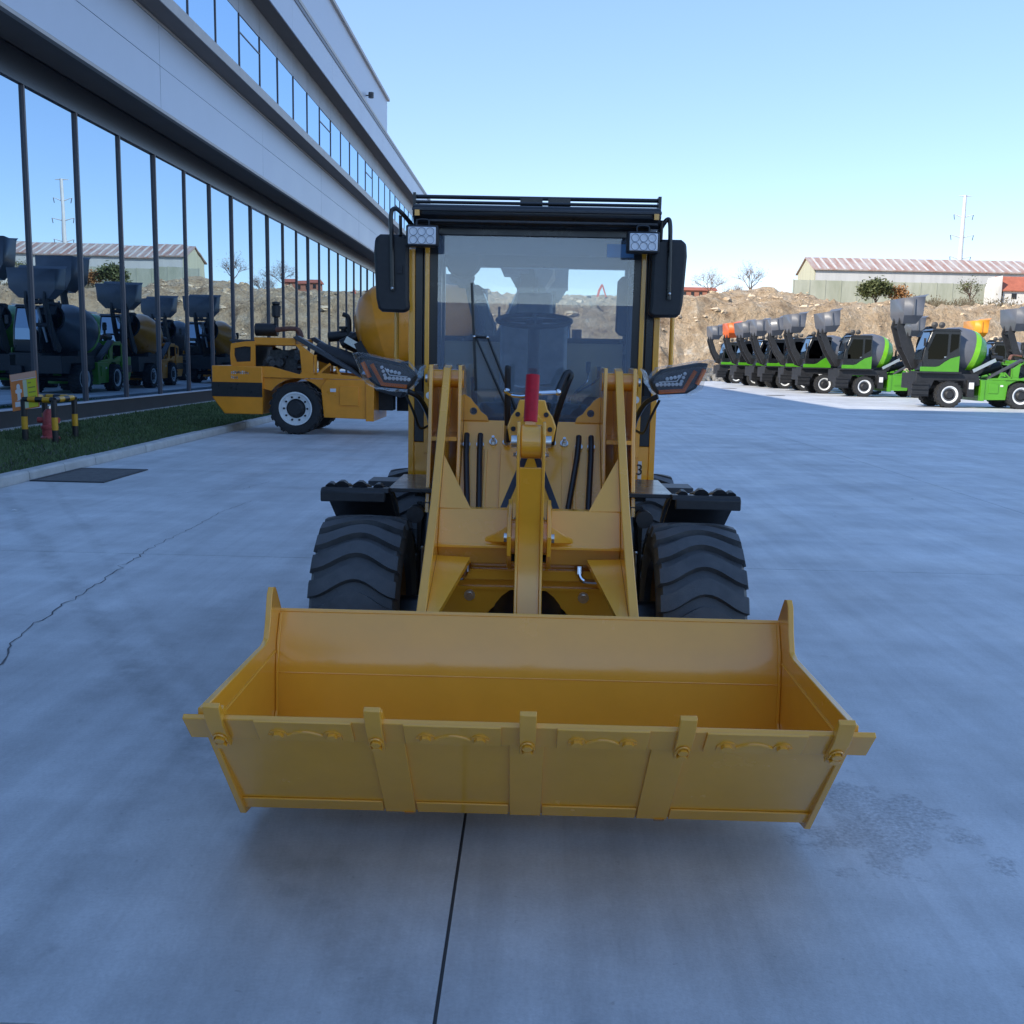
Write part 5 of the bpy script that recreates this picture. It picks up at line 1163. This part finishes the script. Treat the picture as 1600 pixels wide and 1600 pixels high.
# tilted hydrant sign
def spx(px_, py_, Y=17.72): return onY(px_, py_, Y)
c4 = [spx(14.5, 586), spx(56, 579), spx(61.5, 636), spx(20, 643)]
sg = empty('hydrant_sign', (c4[3].x+.2, 17.75, c4[3].z)); tag(sg, 'tilted orange and yellow hydrant sign on the striped guard', 'sign'); SO = tuple(sg.location)
def bil(u, v): a = c4[0].lerp(c4[1], u); c_ = c4[3].lerp(c4[2], u); return a.lerp(c_, v)
def sp(nm, u0, u1, v0, v1, m, d, par):
    q = [bil(u0, v0), bil(u1, v0), bil(u1, v1), bil(u0, v1)]; t = Vector((0, -d, 0)); t2 = Vector((0, .012 if d < .001 else .0005-d+.0004, 0))
    return MB().add([p+t for p in q]+[p+t2 for p in q], [(0, 1, 2, 3), (7, 6, 5, 4), (0, 4, 5, 1), (1, 5, 6, 2), (2, 6, 7, 3), (3, 7, 4, 0)]).build(nm, m, par, SO, smooth=0)
bd = sp('board', 0, 1, 0, 1, 'sign_orange', 0, sg)
sp('header', .02, .98, .0, .16, 'sign_pink', .003, bd); sp('rule', .05, .98, .165, .185, 'sticker', .003, bd)
sp('yellow_field', .62, .97, .20, .97, 'sign_yel', .003, bd); sp('pale_field', .47, .615, .20, .97, 'sign_pale', .003, bd)
sp('caption_box', .12, .46, .76, .90, 'sticker', .003, bd)
pict = [(.20, .34), (.24, .28), (.30, .28), (.34, .34), (.33, .42), (.39, .44), (.39, .52), (.33, .54), (.33, .70), (.37, .73), (.17, .73), (.21, .70), (.21, .54), (.15, .52), (.15, .44), (.21, .42)]
q = [bil(u+.02, v)+Vector((0, -.003, 0)) for u, v in pict]; n = len(q)
MB().add(q+[p+Vector((0, .0022, 0)) for p in q], [tuple(range(n)), tuple(range(2*n-1, n-1, -1))]+[(i, (i+1) % n, n+(i+1) % n, n+i) for i in range(n)]).build('hydrant_pictogram', 'sticker', bd, SO, smooth=0)
for k in range(5): sp('text_line', .66, .66+(.12 if k == 0 else .26), .28+.13*k, .315+.13*k, 'ink2', .0045, bd)
MB().cyl((c4[3].x+.25, 17.80, .70), (c4[3].x+.25, 17.80, c4[3].z+.3), .018, n=8).build('stake', 'steel', sg, SO)
# orange-red excavator on the hilltop, far behind the cab
ex = at(925, 462, 190); ex.z = hill_h(ex.x, 190)-.25
exv = empty('excavator', (ex.x, 190, ex.z)); exv.scale = (.75, .75, .75); tag(exv, 'small red excavator on the hilltop, seen through the loader cab', 'excavator')
def EB(nm, m, mb): return mb.build(nm, m, exv, (0, 0, 0), .03)
for s in (-1, 1): EB('track', 'dark', MB().prism([(-1.6, 0), (1.6, 0), (1.9, .4), (1.6, .85), (-1.6, .85), (-1.9, .4)], 'y', s*.75, s*1.25))
EB('house', 'exred', MB().box(-1.5, 1.3, -1.2, 1.2, 1.0, 2.0)); EB('cab', 'dark', MB().box(-1.4, -.2, .1, 1.15, 2.0, 3.0)); EB('boom', 'exred', MB().prism([(.9, 1.8), (1.5, 1.8), (1.9, 4.0), (2.6, 5.6), (2.2, 5.8), (1.4, 4.3)], 'y', -.25, .25)); EB('stick', 'exred', MB().prism([(2.2, 5.7), (2.6, 5.6), (3.6, 2.6), (3.3, 2.6)], 'y', -.2, .2)); EB('bucket', 'dark', MB().prism([(3.2, 2.7), (3.9, 2.6), (3.9, 1.8), (3.2, 1.6)], 'y', -.4, .4))
